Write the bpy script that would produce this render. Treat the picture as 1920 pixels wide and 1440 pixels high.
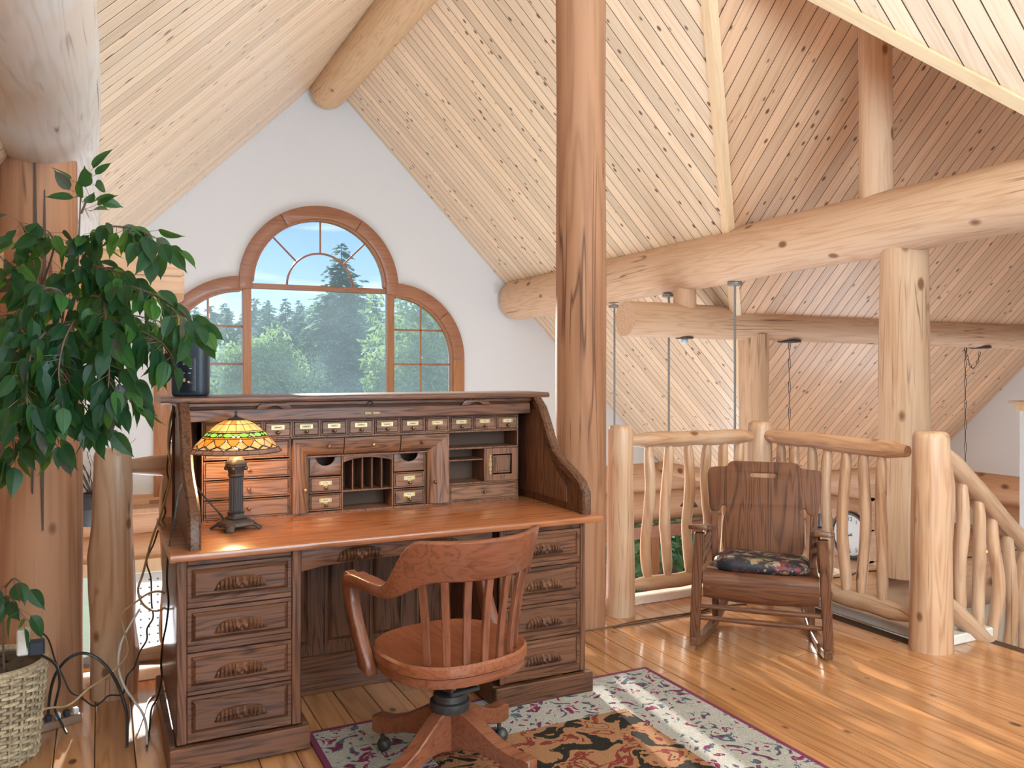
import bpy, bmesh, math, random
from mathutils import Vector, Matrix, noise
random.seed(7)
for o in list(bpy.data.objects): bpy.data.objects.remove(o, do_unlink=True)
scn = bpy.context.scene
COL = scn.collection
R = math.radians

# ---------------------------------------------------------------- camera, world, sun, lights, exposure
FPX, YAW, EYE, HORIZ = 1555.0, R(26.35), 1.40, 691.0
cam = bpy.data.cameras.new('camera'); camo = bpy.data.objects.new('camera', cam); COL.objects.link(camo)
camo.location = (0, 0, EYE); camo.rotation_euler = (R(90), 0, -YAW)
cam.sensor_width = 36.0; cam.lens = FPX/1920*36; cam.shift_y = (HORIZ-720)/1920
cam.clip_start = 0.05; cam.clip_end = 800
scn.camera = camo
scn.view_settings.view_transform = 'Standard'; scn.view_settings.look = 'None'
scn.view_settings.gamma = 1.0; scn.view_settings.use_curve_mapping = False
scn.view_settings.exposure = 0.58
scn.cycles.max_bounces = 7; scn.cycles.diffuse_bounces = 3; scn.cycles.glossy_bounces = 2; scn.cycles.transmission_bounces = 3; scn.cycles.transparent_max_bounces = 8

world = bpy.data.worlds.new('sky'); scn.world = world; world.use_nodes = True
wt = world.node_tree; wn = wt.nodes; wl = wt.links; wn.clear()
w_out = wn.new('ShaderNodeOutputWorld'); w_bg = wn.new('ShaderNodeBackground')
w_sky = wn.new('ShaderNodeTexSky'); w_sky.sky_type = 'NISHITA'; w_sky.sun_disc = False
w_sky.sun_elevation = R(40); w_sky.sun_rotation = R(170); w_sky.air_density = 1.0; w_sky.dust_density = 0.6; w_sky.ozone_density = 2.0
w_tc = wn.new('ShaderNodeTexCoord'); w_map = wn.new('ShaderNodeMapping'); w_map.inputs['Scale'].default_value = (1.5, 1.5, 9.0)
w_no = wn.new('ShaderNodeTexNoise'); w_no.inputs['Scale'].default_value = 2.6; w_no.inputs['Detail'].default_value = 6
w_rp = wn.new('ShaderNodeValToRGB'); w_rp.color_ramp.elements[0].position = 0.50; w_rp.color_ramp.elements[1].position = 0.72
w_rp.color_ramp.elements[0].color = (0, 0, 0, 1); w_rp.color_ramp.elements[1].color = (0.8, 0.8, 0.8, 1)
w_mul = wn.new('ShaderNodeVectorMath'); w_mul.operation = 'MULTIPLY'; w_mul.inputs[1].default_value = (0.078, 0.083, 0.125)
w_mix = wn.new('ShaderNodeMix'); w_mix.data_type = 'RGBA'; w_mix.inputs[7].default_value = (0.95, 0.97, 1.0, 1)
wl.new(w_tc.outputs['Generated'], w_map.inputs[0]); wl.new(w_map.outputs[0], w_no.inputs['Vector']); wl.new(w_no.outputs['Fac'], w_rp.inputs[0])
wl.new(w_sky.outputs[0], w_mul.inputs[0]); wl.new(w_rp.outputs[0], w_mix.inputs[0]); wl.new(w_mul.outputs[0], w_mix.inputs[6])
wl.new(w_mix.outputs[2], w_bg.inputs[0]); wl.new(w_bg.outputs[0], w_out.inputs[0]); w_bg.inputs[1].default_value = 1.0

def sun_lamp(direction, strength, angle, color):
    l = bpy.data.lights.new('sun', 'SUN'); l.energy = strength; l.angle = R(angle); l.color = color
    o = bpy.data.objects.new('sun', l); COL.objects.link(o)
    o.rotation_euler = (-Vector(direction)).to_track_quat('-Z', 'Y').to_euler(); return o
sun_lamp((0.13, 1.0, 0.20), 10.0, 1.2, (1.0, 0.93, 0.84))

def area_lamp(name, loc, target, sx, sy, power, color):
    l = bpy.data.lights.new(name, 'AREA'); l.shape = 'RECTANGLE'; l.size = sx; l.size_y = sy; l.energy = power; l.color = color
    o = bpy.data.objects.new(name, l); COL.objects.link(o); o.location = loc
    o.rotation_euler = (Vector(target)-Vector(loc)).to_track_quat('-Z', 'Y').to_euler(); return o
# daylight from the great-room windows, bounce off its sunlit floor, and added fill lamps
area_lamp('loft_ceiling_fill', (2.0, -1.1, 1.9), (2.05, -0.9, 5.0), 3.0, 1.4, 430, (0.52, 0.78, 1.0))  # added up-facing fill that brightens the ceiling; no fixture stands here
area_lamp('great_room_sunlit_floor', (2.4, 6.6, -2.75), (2.4, 6.5, 5.0), 6.0, 3.8, 165, (0.66, 0.84, 1.0))
area_lamp('rear_fill', (1.8, -2.1, 1.5), (2.3, 6.0, 2.6), 2.4, 1.6, 90, (0.62, 0.83, 1.0))  # added fill from behind the camera; the back wall has no window
area_lamp('great_room_window_daylight', (7.0, 10.2, -1.9), (6.0, 5.0, 1.2), 4.5, 1.4, 55, (0.82, 0.91, 1.0))
area_lamp('gable_end_fill', (11.1, 5.6, -1.6), (4.0, 5.5, 2.2), 3.2, 1.6, 70, (0.78, 0.90, 1.0))  # added fill at the gable end; no window is built there
area_lamp('lower_window_daylight', (0.2, 10.1, -1.9), (0.3, 4.0, 0.2), 1.5, 1.2, 60, (0.92, 0.96, 1.0))
area_lamp('stair_fill', (7.8, 0.4, 0.6), (6.2, 4.6, 4.6), 2.6, 2.0, 22, (0.86, 0.93, 1.0))  # added fill on the stair side, not a built window

# ---------------------------------------------------------------- helpers
CY, SY = math.cos(YAW), math.sin(YAW)
def at(x, y, D):
    """world point at depth D along the line of sight of photo position (x, y)"""
    u = (x-960)/FPX; v = (HORIZ-y)/FPX
    return Vector((D*(CY*u+SY), D*(CY-SY*u), EYE+D*v))

def tag(o, label=None, cat=None, group=None, kind=None):
    if label: o['label'] = label
    if cat: o['category'] = cat
    if group: o['group'] = group
    if kind: o['kind'] = kind
    return o
def empty(name, loc=(0,0,0), rz=0.0):
    o = bpy.data.objects.new(name, None); COL.objects.link(o); o.location = loc; o.rotation_euler = (0,0,rz); o.empty_display_size = 0.1
    return o
def link(name, me, mat=None, parent=None):
    o = bpy.data.objects.new(name, me); COL.objects.link(o)
    if mat is not None and not me.materials: me.materials.append(mat)
    if parent is not None: o.parent = parent
    return o

class MB:
    def __init__(s): s.v = []; s.f = []
    def add(s, vs, fs):
        b = len(s.v); s.v += [tuple(p) for p in vs]; s.f += [tuple(i+b for i in f) for f in fs]; return s
    def box(s, a, b):
        x0,y0,z0 = a; x1,y1,z1 = b
        return s.add([(x0,y0,z0),(x1,y0,z0),(x1,y1,z0),(x0,y1,z0),(x0,y0,z1),(x1,y0,z1),(x1,y1,z1),(x0,y1,z1)],
            [(3,2,1,0),(4,5,6,7),(0,1,5,4),(1,2,6,5),(2,3,7,6),(3,0,4,7)])
    def loft(s, rings, cap=True, closed=True):
        n = len(rings[0]); vs = [p for r in rings for p in r]; fs = []
        for i in range(len(rings)-1):
            for j in range(n if closed else n-1):
                k = (j+1) % n
                fs.append((i*n+j, i*n+k, (i+1)*n+k, (i+1)*n+j))
        if cap and closed:
            fs.append(tuple(reversed(range(n)))); b = (len(rings)-1)*n; fs.append(tuple(b+j for j in range(n)))
        return s.add(vs, fs)
    def tube(s, pts, rad, seg=8, cap=True):
        pts = [Vector(p) for p in pts]; n = len(pts)
        if not isinstance(rad, (list, tuple)): rad = [rad]*n
        rings = []; up = None
        for i, p in enumerate(pts):
            t = (pts[min(i+1,n-1)]-pts[max(i-1,0)]).normalized()
            if up is None:
                up = Vector((0,0,1)) if abs(t.z) < 0.9 else Vector((1,0,0))
            sd = t.cross(up)
            if sd.length < 1e-5: sd = t.orthogonal()
            sd.normalize(); up = sd.cross(t).normalized()
            rings.append([p+rad[i]*(math.cos(a)*sd+math.sin(a)*up) for a in [2*math.pi*j/seg for j in range(seg)]])
        return s.loft(rings, cap)
    def lathe(s, prof, seg=20, c=(0,0,0)):
        rings = [[(c[0]+r*math.cos(2*math.pi*j/seg), c[1]+r*math.sin(2*math.pi*j/seg), c[2]+z) for j in range(seg)] for r, z in prof]
        return s.loft(rings)
    def ball(s, c, r, seg=10, rings=6):
        if not isinstance(r, (list, tuple)): r = (r,r,r)
        rr = []
        for i in range(rings+1):
            t = -math.pi/2+math.pi*i/rings; cr = max(math.cos(t), 0.02)
            rr.append([(c[0]+r[0]*cr*math.cos(2*math.pi*j/seg), c[1]+r[1]*cr*math.sin(2*math.pi*j/seg), c[2]+r[2]*math.sin(t)) for j in range(seg)])
        return s.loft(rr)
    def quadprism(s, bottom, top):
        n = len(bottom)
        return s.loft([bottom, top])
    def mesh(s, name, bevel=0.0, seg=1, smooth=35):
        me = bpy.data.meshes.new(name); me.from_pydata(s.v, [], s.f)
        bm = bmesh.new(); bm.from_mesh(me)
        bmesh.ops.recalc_face_normals(bm, faces=bm.faces)
        if bevel > 0:
            bmesh.ops.bevel(bm, geom=bm.edges[:], offset=bevel, segments=seg, affect='EDGES', clamp_overlap=True)
        bm.to_mesh(me); bm.free()
        if smooth:
            me.polygons.foreach_set('use_smooth', [True]*len(me.polygons)); me.set_sharp_from_angle(angle=R(smooth))
        me.update(); return me
    def build(s, name, mat, parent=None, bevel=0.0, seg=1, smooth=35):
        return link(name, s.mesh(name, bevel, seg, smooth), mat, parent)

def plate_mesh(name, outer, holes=(), t=0.02, bevel=0.0, M=None, smooth=35):
    """flat sheet with holes: 2D outline in XY, thickness centred on z=0, then matrix M"""
    cu = bpy.data.curves.new('tmp', 'CURVE'); cu.dimensions = '2D'; cu.fill_mode = 'BOTH'; cu.extrude = max(t/2-bevel, 0.0005)
    cu.bevel_depth = bevel; cu.bevel_resolution = 1 if bevel else 0
    if bevel: cu.offset = -bevel
    for poly in [outer]+list(holes):
        sp = cu.splines.new('POLY'); sp.points.add(len(poly)-1)
        for p, q in zip(sp.points, poly): p.co = (q[0], q[1], 0, 1)
        sp.use_cyclic_u = True
    ob = bpy.data.objects.new('tmp', cu)
    me = bpy.data.meshes.new_from_object(ob); me.name = name
    bpy.data.objects.remove(ob); bpy.data.curves.remove(cu)
    bm = bmesh.new(); bm.from_mesh(me); bmesh.ops.remove_doubles(bm, verts=bm.verts, dist=1e-5)
    bmesh.ops.recalc_face_normals(bm, faces=bm.faces); bm.to_mesh(me); bm.free()
    if M is not None: me.transform(M)
    if smooth:
        me.polygons.foreach_set('use_smooth', [True]*len(me.polygons)); me.set_sharp_from_angle(angle=R(smooth))
    return me
XZ = Matrix(((1,0,0,0),(0,0,-1,0),(0,1,0,0),(0,0,0,1)))      # sheet XY -> world XZ (front towards -y)
def arc(cx, cy, r, a0, a1, n):
    return [(cx+r*math.cos(R(a0+(a1-a0)*i/n)), cy+r*math.sin(R(a0+(a1-a0)*i/n))) for i in range(n+1)]

def log_mesh(name, L, r0, r1, seg=22, wob=0.035, bend=0.0, chamfer=0.0, round_end=0.0, seed=0, knots=0, kb=0.16):
    rnd = random.Random(seed); nr = max(6, int(L/0.14)); mb = MB(); rings = []
    zs = [L*i/nr for i in range(nr+1)]
    off = Vector((rnd.uniform(0,50), rnd.uniform(0,50), rnd.uniform(0,50)))
    kn = [(rnd.uniform(0.1,0.9)*L, rnd.uniform(0,6.28), rnd.uniform(0.6,1.0)) for _ in range(knots)]
    if round_end: zs = [0] + zs[1:-1] + [L-round_end, L-round_end*0.35, L]
    for i, z in enumerate(zs):
        t = z/L; r = r0+(r1-r0)*t; sc = 1.0
        if chamfer and z < chamfer: sc = 0.72+0.28*z/chamfer
        if chamfer and z > L-chamfer: sc = 0.72+0.28*(L-z)/chamfer
        if round_end and i == len(zs)-2: sc = 0.93
        if round_end and i == len(zs)-1: sc = 0.78
        bx = bend*math.sin(t*math.pi); ring = []
        for j in range(seg):
            a = 2*math.pi*j/seg
            nz = noise.noise(off+Vector((math.cos(a)*0.9, math.sin(a)*0.9, z*1.1)))
            rr = r*sc*(1+wob*2*nz)
            for kz, ka, kr in kn:
                da = (a-ka+math.pi)%(2*math.pi)-math.pi
                rr += kb*r*kr*math.exp(-((z-kz)/0.09)**2-(da/0.45)**2)
            ring.append((rr*math.cos(a)+bx, rr*math.sin(a), z))
        rings.append(ring)
    mb.loft(rings); return mb.mesh(name, 0, 1, 45)
def place_axis(o, p0, p1):
    d = Vector(p1)-Vector(p0); o.location = p0
    if abs(d.x)+abs(d.y) > 1e-4 or d.z < 0: o.rotation_euler = d.to_track_quat('Z', 'Y').to_euler()
    return o
def log(name, p0, p1, r0, r1, mat, parent=None, **k):
    L = (Vector(p1)-Vector(p0)).length
    o = link(name, log_mesh(name, L, r0, r1, **k), mat, parent); return place_axis(o, p0, p1)

# ---------------------------------------------------------------- materials
def mat_new(name):
    m = bpy.data.materials.new(name); m.use_nodes = True; nt = m.node_tree
    b = nt.nodes['Principled BSDF']; return m, nt, b
def plain(name, col, rough=0.6, metal=0.0, spec=0.5, bump=0.0, bscale=60, vary=0.1):
    m, nt, b = mat_new(name); b.inputs['Base Color'].default_value = (*col, 1); b.inputs['Roughness'].default_value = rough
    b.inputs['Metallic'].default_value = metal; b.inputs['Specular IOR Level'].default_value = spec
    N = nt.nodes; Lk = nt.links
    tc = N.new('ShaderNodeTexCoord'); no = N.new('ShaderNodeTexNoise'); no.inputs['Scale'].default_value = bscale; no.inputs['Detail'].default_value = 3
    Lk.new(tc.outputs['Object'], no.inputs['Vector'])
    mr = N.new('ShaderNodeMapRange'); mr.inputs[3].default_value = 1-vary; mr.inputs[4].default_value = 1+vary
    mx = N.new('ShaderNodeMix'); mx.data_type = 'RGBA'; mx.blend_type = 'MULTIPLY'; mx.inputs[0].default_value = 1.0; mx.inputs[6].default_value = (*col, 1)
    Lk.new(no.outputs['Fac'], mr.inputs[0]); Lk.new(mr.outputs[0], mx.inputs[7]); Lk.new(mx.outputs[2], b.inputs['Base Color'])
    if bump:
        bp = N.new('ShaderNodeBump'); bp.inputs['Strength'].default_value = bump; bp.inputs['Distance'].default_value = 0.005
        Lk.new(no.outputs['Fac'], bp.inputs['Height']); Lk.new(bp.outputs[0], b.inputs['Normal'])
    return m
def wood(name, light, dark, axis='z', grain=1.0, rough=0.5, coat=0.0, knots=0.0, knot_scale=4.0, knot_col=(0.11,0.04,0.015), contrast=0.6, vary=0.22, checks=0.0, figure=1.0, spec=0.4, bump=0.12, patch=0.0, patch_col=(0.6,0.5,0.4)):
    m, nt, b = mat_new(name); N = nt.nodes; Lk = nt.links
    tc = N.new('ShaderNodeTexCoord'); oi = N.new('ShaderNodeObjectInfo')
    ad = N.new('ShaderNodeVectorMath'); ad.operation = 'MULTIPLY_ADD'
    cmb = N.new('ShaderNodeCombineXYZ')
    for i in range(3): Lk.new(oi.outputs['Random'], cmb.inputs[i])
    Lk.new(cmb.outputs[0], ad.inputs[0]); ad.inputs[1].default_value = (37.1, 53.7, 71.3); Lk.new(tc.outputs['Object'], ad.inputs[2])
    def mapped(al, ac):
        mp = N.new('ShaderNodeMapping'); s = [ac, ac, ac]; s['xyz'.index(axis)] = al
        mp.inputs['Scale'].default_value = s; Lk.new(ad.outputs[0], mp.inputs[0]); return mp
    # figure: broad distorted growth-ring bands
    m1 = mapped(0.55*grain, 7.0*grain)
    n1 = N.new('ShaderNodeTexNoise'); n1.inputs['Scale'].default_value = 1.0; n1.inputs['Detail'].default_value = 2.0; n1.inputs['Distortion'].default_value = 0.5
    Lk.new(m1.outputs[0], n1.inputs['Vector'])
    ml = N.new('ShaderNodeMath'); ml.operation = 'MULTIPLY'; ml.inputs[1].default_value = 9.0*figure; Lk.new(n1.outputs['Fac'], ml.inputs[0])
    sn = N.new('ShaderNodeMath'); sn.operation = 'PINGPONG'; sn.inputs[1].default_value = 0.5; Lk.new(ml.outputs[0], sn.inputs[0])
    # fibre
    m2 = mapped(2.0*grain, 60.0*grain)
    n2 = N.new('ShaderNodeTexNoise'); n2.inputs['Scale'].default_value = 1.0; n2.inputs['Detail'].default_value = 3.0
    Lk.new(m2.outputs[0], n2.inputs['Vector'])
    mm = N.new('ShaderNodeMath'); mm.operation = 'MULTIPLY_ADD'; Lk.new(sn.outputs[0], mm.inputs[0]); mm.inputs[1].default_value = 1.0; Lk.new(n2.outputs['Fac'], mm.inputs[2])
    rp = N.new('ShaderNodeValToRGB'); e = rp.color_ramp.elements
    e[0].position = 0.5-0.3*0.6; e[1].position = 0.5+0.55*0.6
    d2 = tuple(light[i]+(dark[i]-light[i])*contrast for i in range(3))
    e[0].color = (*d2, 1); e[1].color = (*light, 1)
    Lk.new(mm.outputs[0], rp.inputs[0]); colr = rp.outputs[0]
    # per-piece tone
    mr = N.new('ShaderNodeMapRange'); mr.inputs[3].default_value = 1-vary; mr.inputs[4].default_value = 1+vary*0.6; Lk.new(oi.outputs['Random'], mr.inputs[0])
    mx = N.new('ShaderNodeMix'); mx.data_type = 'RGBA'; mx.blend_type = 'MULTIPLY'; mx.inputs[0].default_value = 1.0
    Lk.new(colr, mx.inputs[6]); Lk.new(mr.outputs[0], mx.inputs[7]); colr = mx.outputs[2]
    if patch:
        n3 = N.new('ShaderNodeTexNoise'); n3.inputs['Scale'].default_value = 1.6; n3.inputs['Detail'].default_value = 3; Lk.new(ad.outputs[0], n3.inputs['Vector'])
        r3 = N.new('ShaderNodeMapRange'); r3.inputs[1].default_value = 0.42; r3.inputs[2].default_value = 0.62; r3.inputs[4].default_value = patch; Lk.new(n3.outputs['Fac'], r3.inputs[0])
        x3 = N.new('ShaderNodeMix'); x3.data_type = 'RGBA'; x3.inputs[7].default_value = (*patch_col, 1)
        Lk.new(r3.outputs[0], x3.inputs[0]); Lk.new(colr, x3.inputs[6]); colr = x3.outputs[2]
    if knots:
        m4 = mapped(0.62*knot_scale, 1.0*knot_scale)
        vo = N.new('ShaderNodeTexVoronoi'); vo.inputs['Scale'].default_value = 1.0; Lk.new(m4.outputs[0], vo.inputs['Vector'])
        kr = N.new('ShaderNodeMapRange'); kr.inputs[1].default_value = knots*0.55; kr.inputs[2].default_value = knots; kr.inputs[3].default_value = 0.92; kr.inputs[4].default_value = 0.0
        Lk.new(vo.outputs['Distance'], kr.inputs[0])
        xk = N.new('ShaderNodeMix'); xk.data_type = 'RGBA'; xk.inputs[7].default_value = (*knot_col, 1)
        Lk.new(kr.outputs[0], xk.inputs[0]); Lk.new(colr, xk.inputs[6]); colr = xk.outputs[2]
    if checks:
        m5 = mapped(0.22, 7.0)
        n5 = N.new('ShaderNodeTexNoise'); n5.inputs['Scale'].default_value = 1.3; n5.inputs['Detail'].default_value = 1.5; Lk.new(m5.outputs[0], n5.inputs['Vector'])
        s5 = N.new('ShaderNodeMath'); s5.operation = 'SUBTRACT'; s5.inputs[1].default_value = 0.5; Lk.new(n5.outputs['Fac'], s5.inputs[0])
        a5 = N.new('ShaderNodeMath'); a5.operation = 'ABSOLUTE'; Lk.new(s5.outputs[0], a5.inputs[0])
        k5 = N.new('ShaderNodeMapRange'); k5.inputs[1].default_value = 0.0; k5.inputs[2].default_value = 0.012; k5.inputs[3].default_value = checks; k5.inputs[4].default_value = 0.0; Lk.new(a5.outputs[0], k5.inputs[0])
        n6 = N.new('ShaderNodeTexNoise'); n6.inputs['Scale'].default_value = 1.7; Lk.new(ad.outputs[0], n6.inputs['Vector'])
        g6 = N.new('ShaderNodeMapRange'); g6.inputs[1].default_value = 0.5; g6.inputs[2].default_value = 0.6; Lk.new(n6.outputs['Fac'], g6.inputs[0])
        p5 = N.new('ShaderNodeMath'); p5.operation = 'MULTIPLY'; Lk.new(k5.outputs[0], p5.inputs[0]); Lk.new(g6.outputs[0], p5.inputs[1])
        x5 = N.new('ShaderNodeMix'); x5.data_type = 'RGBA'; x5.inputs[7].default_value = (0.12, 0.05, 0.025, 1)
        Lk.new(p5.outputs[0], x5.inputs[0]); Lk.new(colr, x5.inputs[6]); colr = x5.outputs[2]
    Lk.new(colr, b.inputs['Base Color']); b.inputs['Roughness'].default_value = rough; b.inputs['Specular IOR Level'].default_value = spec
    b.inputs['Coat Weight'].default_value = coat; b.inputs['Coat Roughness'].default_value = 0.13
    bp = N.new('ShaderNodeBump'); bp.inputs['Strength'].default_value = bump; bp.inputs['Distance'].default_value = 0.004
    Lk.new(mm.outputs[0], bp.inputs['Height']); Lk.new(bp.outputs[0], b.inputs['Normal'])
    return m
def emis(name, col, s):
    m, nt, b = mat_new(name); b.inputs['Base Color'].default_value = (*col, 1); b.inputs['Emission Color'].default_value = (*col, 1); b.inputs['Emission Strength'].default_value = s; return m

PINE_L, PINE_D = (0.90, 0.675, 0.47), (0.72, 0.435, 0.23)
M = {}
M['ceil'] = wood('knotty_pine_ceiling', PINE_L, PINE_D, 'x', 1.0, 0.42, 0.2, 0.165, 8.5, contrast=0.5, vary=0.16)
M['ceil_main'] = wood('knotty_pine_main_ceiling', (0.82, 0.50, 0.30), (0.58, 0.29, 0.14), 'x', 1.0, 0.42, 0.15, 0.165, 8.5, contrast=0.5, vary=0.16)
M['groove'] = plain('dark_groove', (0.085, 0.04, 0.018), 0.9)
M['trim_pine'] = wood('pine_trim', (0.82, 0.58, 0.35), PINE_D, 'z', 1.0, 0.45, 0.1, 0.1, 4.0)
M['floor'] = wood('varnished_pine_floor', (0.57, 0.255, 0.10), (0.32, 0.11, 0.032), 'y', 0.8, 0.24, 0.85, 0.11, 6.0, (0.07,0.02,0.008), contrast=0.8, vary=0.26, bump=0.04)
M['log'] = wood('peeled_log', (0.71, 0.455, 0.29), (0.49, 0.25, 0.125), 'z', 1.0, 0.55, 0.0, 0.12, 3.2, (0.2,0.085,0.035), contrast=0.6, checks=0.8, vary=0.1)
M['log_pale'] = wood('weathered_pale_log', (0.74, 0.70, 0.66), (0.50, 0.43, 0.37), 'z', 1.0, 0.6, 0.0, 0.1, 3.0, (0.16,0.09,0.05), contrast=0.6, checks=0.9, vary=0.05, patch=0.6, patch_col=(0.66,0.50,0.37))
M['log_ridge'] = wood('ridge_log_wood', (0.72, 0.46, 0.26), (0.52, 0.28, 0.12), 'z', 1.3, 0.55, 0.0, 0.12, 3.0, (0.2,0.085,0.035), contrast=0.7, checks=0.5, vary=0.05)
M['log_red'] = wood('reddish_log', (0.43, 0.205, 0.11), (0.235, 0.095, 0.045), 'z', 0.6, 0.6, 0.0, 0.07, 2.6, contrast=0.7, checks=1.0, vary=0.12, spec=0.25)
M['log_wall'] = wood('wall_log', (0.66, 0.39, 0.235), (0.50, 0.26, 0.13), 'z', 1.0, 0.55, 0.0, 0.14, 2.6, (0.17,0.07,0.03), contrast=0.6, checks=0.5, vary=0.18)
M['rail'] = wood('peeled_rail_pole', (0.60, 0.34, 0.195), (0.36, 0.155, 0.072), 'z', 1.2, 0.42, 0.15, 0.13, 6.0, (0.2,0.08,0.03), contrast=0.8, checks=0.8, vary=0.16, patch=0.35, patch_col=(0.68,0.50,0.36))
OAK_L, OAK_D = (0.158, 0.062, 0.031), (0.027, 0.010, 0.0055)
for a in 'xyz':
    M['oak_'+a] = wood('dark_oak_'+a, OAK_L, OAK_D, a, 1.7, 0.42, 0.12, 0, contrast=1.0, vary=0.2, figure=1.5, spec=0.3)
M['oak_top'] = wood('oak_desktop', (0.37, 0.125, 0.048), (0.18, 0.055, 0.019), 'x', 1.3, 0.25, 0.5, 0, contrast=0.8, vary=0.05)
M['gallery_x'] = wood('oak_gallery_x', (0.235, 0.102, 0.052), (0.050, 0.019, 0.010), 'x', 2.2, 0.45, 0.08, 0, contrast=1.0, vary=0.22, figure=1.3)
M['gallery_z'] = wood('oak_gallery_z', (0.22, 0.094, 0.048), (0.048, 0.018, 0.010), 'z', 2.2, 0.45, 0.08, 0, contrast=1.0, vary=0.22, figure=1.3)
M['chair_x'] = wood('chair_oak_x', (0.25, 0.079, 0.038), (0.115, 0.033, 0.016), 'x', 2.0, 0.36, 0.25, 0, contrast=0.8, vary=0.1)
M['chair_y'] = wood('chair_oak_y', (0.28, 0.085, 0.037), (0.14, 0.038, 0.016), 'y', 2.0, 0.33, 0.3, 0, contrast=0.8, vary=0.1)
M['chair_z'] = wood('chair_oak_z', (0.225, 0.072, 0.036), (0.105, 0.031, 0.015), 'z', 2.0, 0.38, 0.2, 0, contrast=0.8, vary=0.12)
M['rock_x'] = wood('rocker_oak_x', (0.165, 0.060, 0.027), (0.042, 0.015, 0.008), 'x', 1.6, 0.42, 0.08, 0, contrast=0.85, vary=0.1, figure=1.3)
M['rock_z'] = wood('rocker_oak_z', (0.18, 0.068, 0.031), (0.040, 0.014, 0.007), 'z', 1.1, 0.55, 0.0, 0, contrast=0.95, vary=0.1, figure=1.9, spec=0.25)
M['rock_y'] = wood('rocker_oak_y', (0.165, 0.066, 0.032), (0.055, 0.02, 0.01), 'y', 1.6, 0.34, 0.3, 0, contrast=0.85, vary=0.1)
M['casing'] = wood('fir_window_casing', (0.40, 0.175, 0.095), (0.27, 0.10, 0.05), 'x', 1.0, 0.4, 0.2, 0, contrast=0.7, vary=0.12)
M['casing_z'] = wood('fir_window_frame', (0.46, 0.20, 0.085), (0.33, 0.125, 0.05), 'z', 1.0, 0.4, 0.2, 0, contrast=0.7, vary=0.1)
M['white'] = plain('white_textured_drywall', (0.80, 0.80, 0.81), 0.85, bump=0.15, bscale=30, vary=0.015)
M['curb'] = plain('white_painted_curb', (0.78, 0.70, 0.64), 0.6)
M['cream'] = plain('cream_painted_wall', (0.76, 0.66, 0.50), 0.7)
M['black'] = plain('black_plastic', (0.016, 0.026, 0.042), 0.45)
M['cord_black'] = plain('black_cord', (0.03, 0.028, 0.027), 0.45)
M['cord_tan'] = plain('tan_cord', (0.50, 0.31, 0.14), 0.45)
M['cord_white'] = plain('white_cord', (0.72, 0.69, 0.66), 0.4)
M['cord_brown'] = plain('brown_cord', (0.16, 0.08, 0.04), 0.5)
M['steel'] = plain('brushed_steel', (0.26, 0.25, 0.24), 0.5, 0.3)
M['iron'] = plain('dark_iron', (0.075, 0.07, 0.066), 0.5, 0.6)
M['bronze'] = plain('dark_bronze', (0.085, 0.075, 0.075), 0.45, 0.55, bump=0.3, bscale=90)
M['brass'] = plain('aged_brass', (0.55, 0.38, 0.16), 0.32, 0.9)
M['brass_dark'] = plain('dark_brass_knob', (0.20, 0.12, 0.06), 0.3, 0.8)
M['card'] = plain('cream_paper_card', (0.66, 0.53, 0.36), 0.8)
M['ink'] = plain('dark_ink', (0.09, 0.06, 0.045), 0.8)
M['dark_in'] = plain('dark_oak_interior', (0.10, 0.048, 0.026), 0.7)  # even dark brown for the back of the gallery
M['print'] = plain('pale_print', (0.45, 0.52, 0.60), 0.7)
M['lamp_black'] = plain('lead_came', (0.03, 0.028, 0.03), 0.45, 0.4)

# ================================================================ STRUCTURE
W0, ZR, G = 2.589, 5.177, 10.66            # cross-gable ridge and the window wall
K1, K0, K2, K4 = 7.766, 2.588, 8.537, -0.095  # z=K1-x, z=x+K0, z=K2-y, z=y+K4
NM, ZM, WM = 4.316, 4.221, 3.545           # main ridge, and where it runs into the cross gable
EAVE_W, EAVE_N, ENDW, LOW = 7.82, 8.59, 11.40, -2.9
S2 = math.sqrt(2.0)

def sloped_ceiling(name, origin, xd, yd, strips, mat, rnd, gap=0.0042):
    """backing sheet plus one board per strip; strip=(v0,v1,u0a,u1a,u0b,u1b): board between v0 and v1, running u0..u1"""
    xd, yd = Vector(xd).normalized(), Vector(yd).normalized(); zd = xd.cross(yd)
    sg = 1 if zd.z > 0 else -1
    mw = Matrix((( xd.x,yd.x,zd.x,origin[0]),(xd.y,yd.y,zd.y,origin[1]),(xd.z,yd.z,zd.z,origin[2]),(0,0,0,1)))
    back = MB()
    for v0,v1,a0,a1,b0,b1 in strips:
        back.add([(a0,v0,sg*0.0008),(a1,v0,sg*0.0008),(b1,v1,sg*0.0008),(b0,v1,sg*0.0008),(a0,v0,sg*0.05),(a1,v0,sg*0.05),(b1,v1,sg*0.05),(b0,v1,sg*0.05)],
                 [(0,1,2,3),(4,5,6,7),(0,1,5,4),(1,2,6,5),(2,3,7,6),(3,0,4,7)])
    base = back.build(name, M['groove'], smooth=0); base.matrix_world = mw; base['kind'] = 'structure'  # dark backing puts the shade of the board grooves into colour
    g, c = gap, 0.0003
    for v0,v1,a0,a1,b0,b1 in strips:
        w = v1-v0; f = lambda p, q, t: p+(q-p)*t
        def row(v, z):
            t = (v-v0)/w; return (f(a0,b0,t), v, z), (f(a1,b1,t), v, z)
        prof = [(v0+g, 0.0020), (v0+g, c), (v0+g+c, 0.0), (v1-g-c, 0.0), (v1-g, c), (v1-g, 0.0020)]
        ends = [row(v, sg*z) for v, z in prof]
        mb = MB().loft([[e[0] for e in ends], [e[1] for e in ends]])
        mb.build('plank', mat, base, smooth=0)
    return base
rnd = random.Random(3)
BW = 0.132
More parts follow.
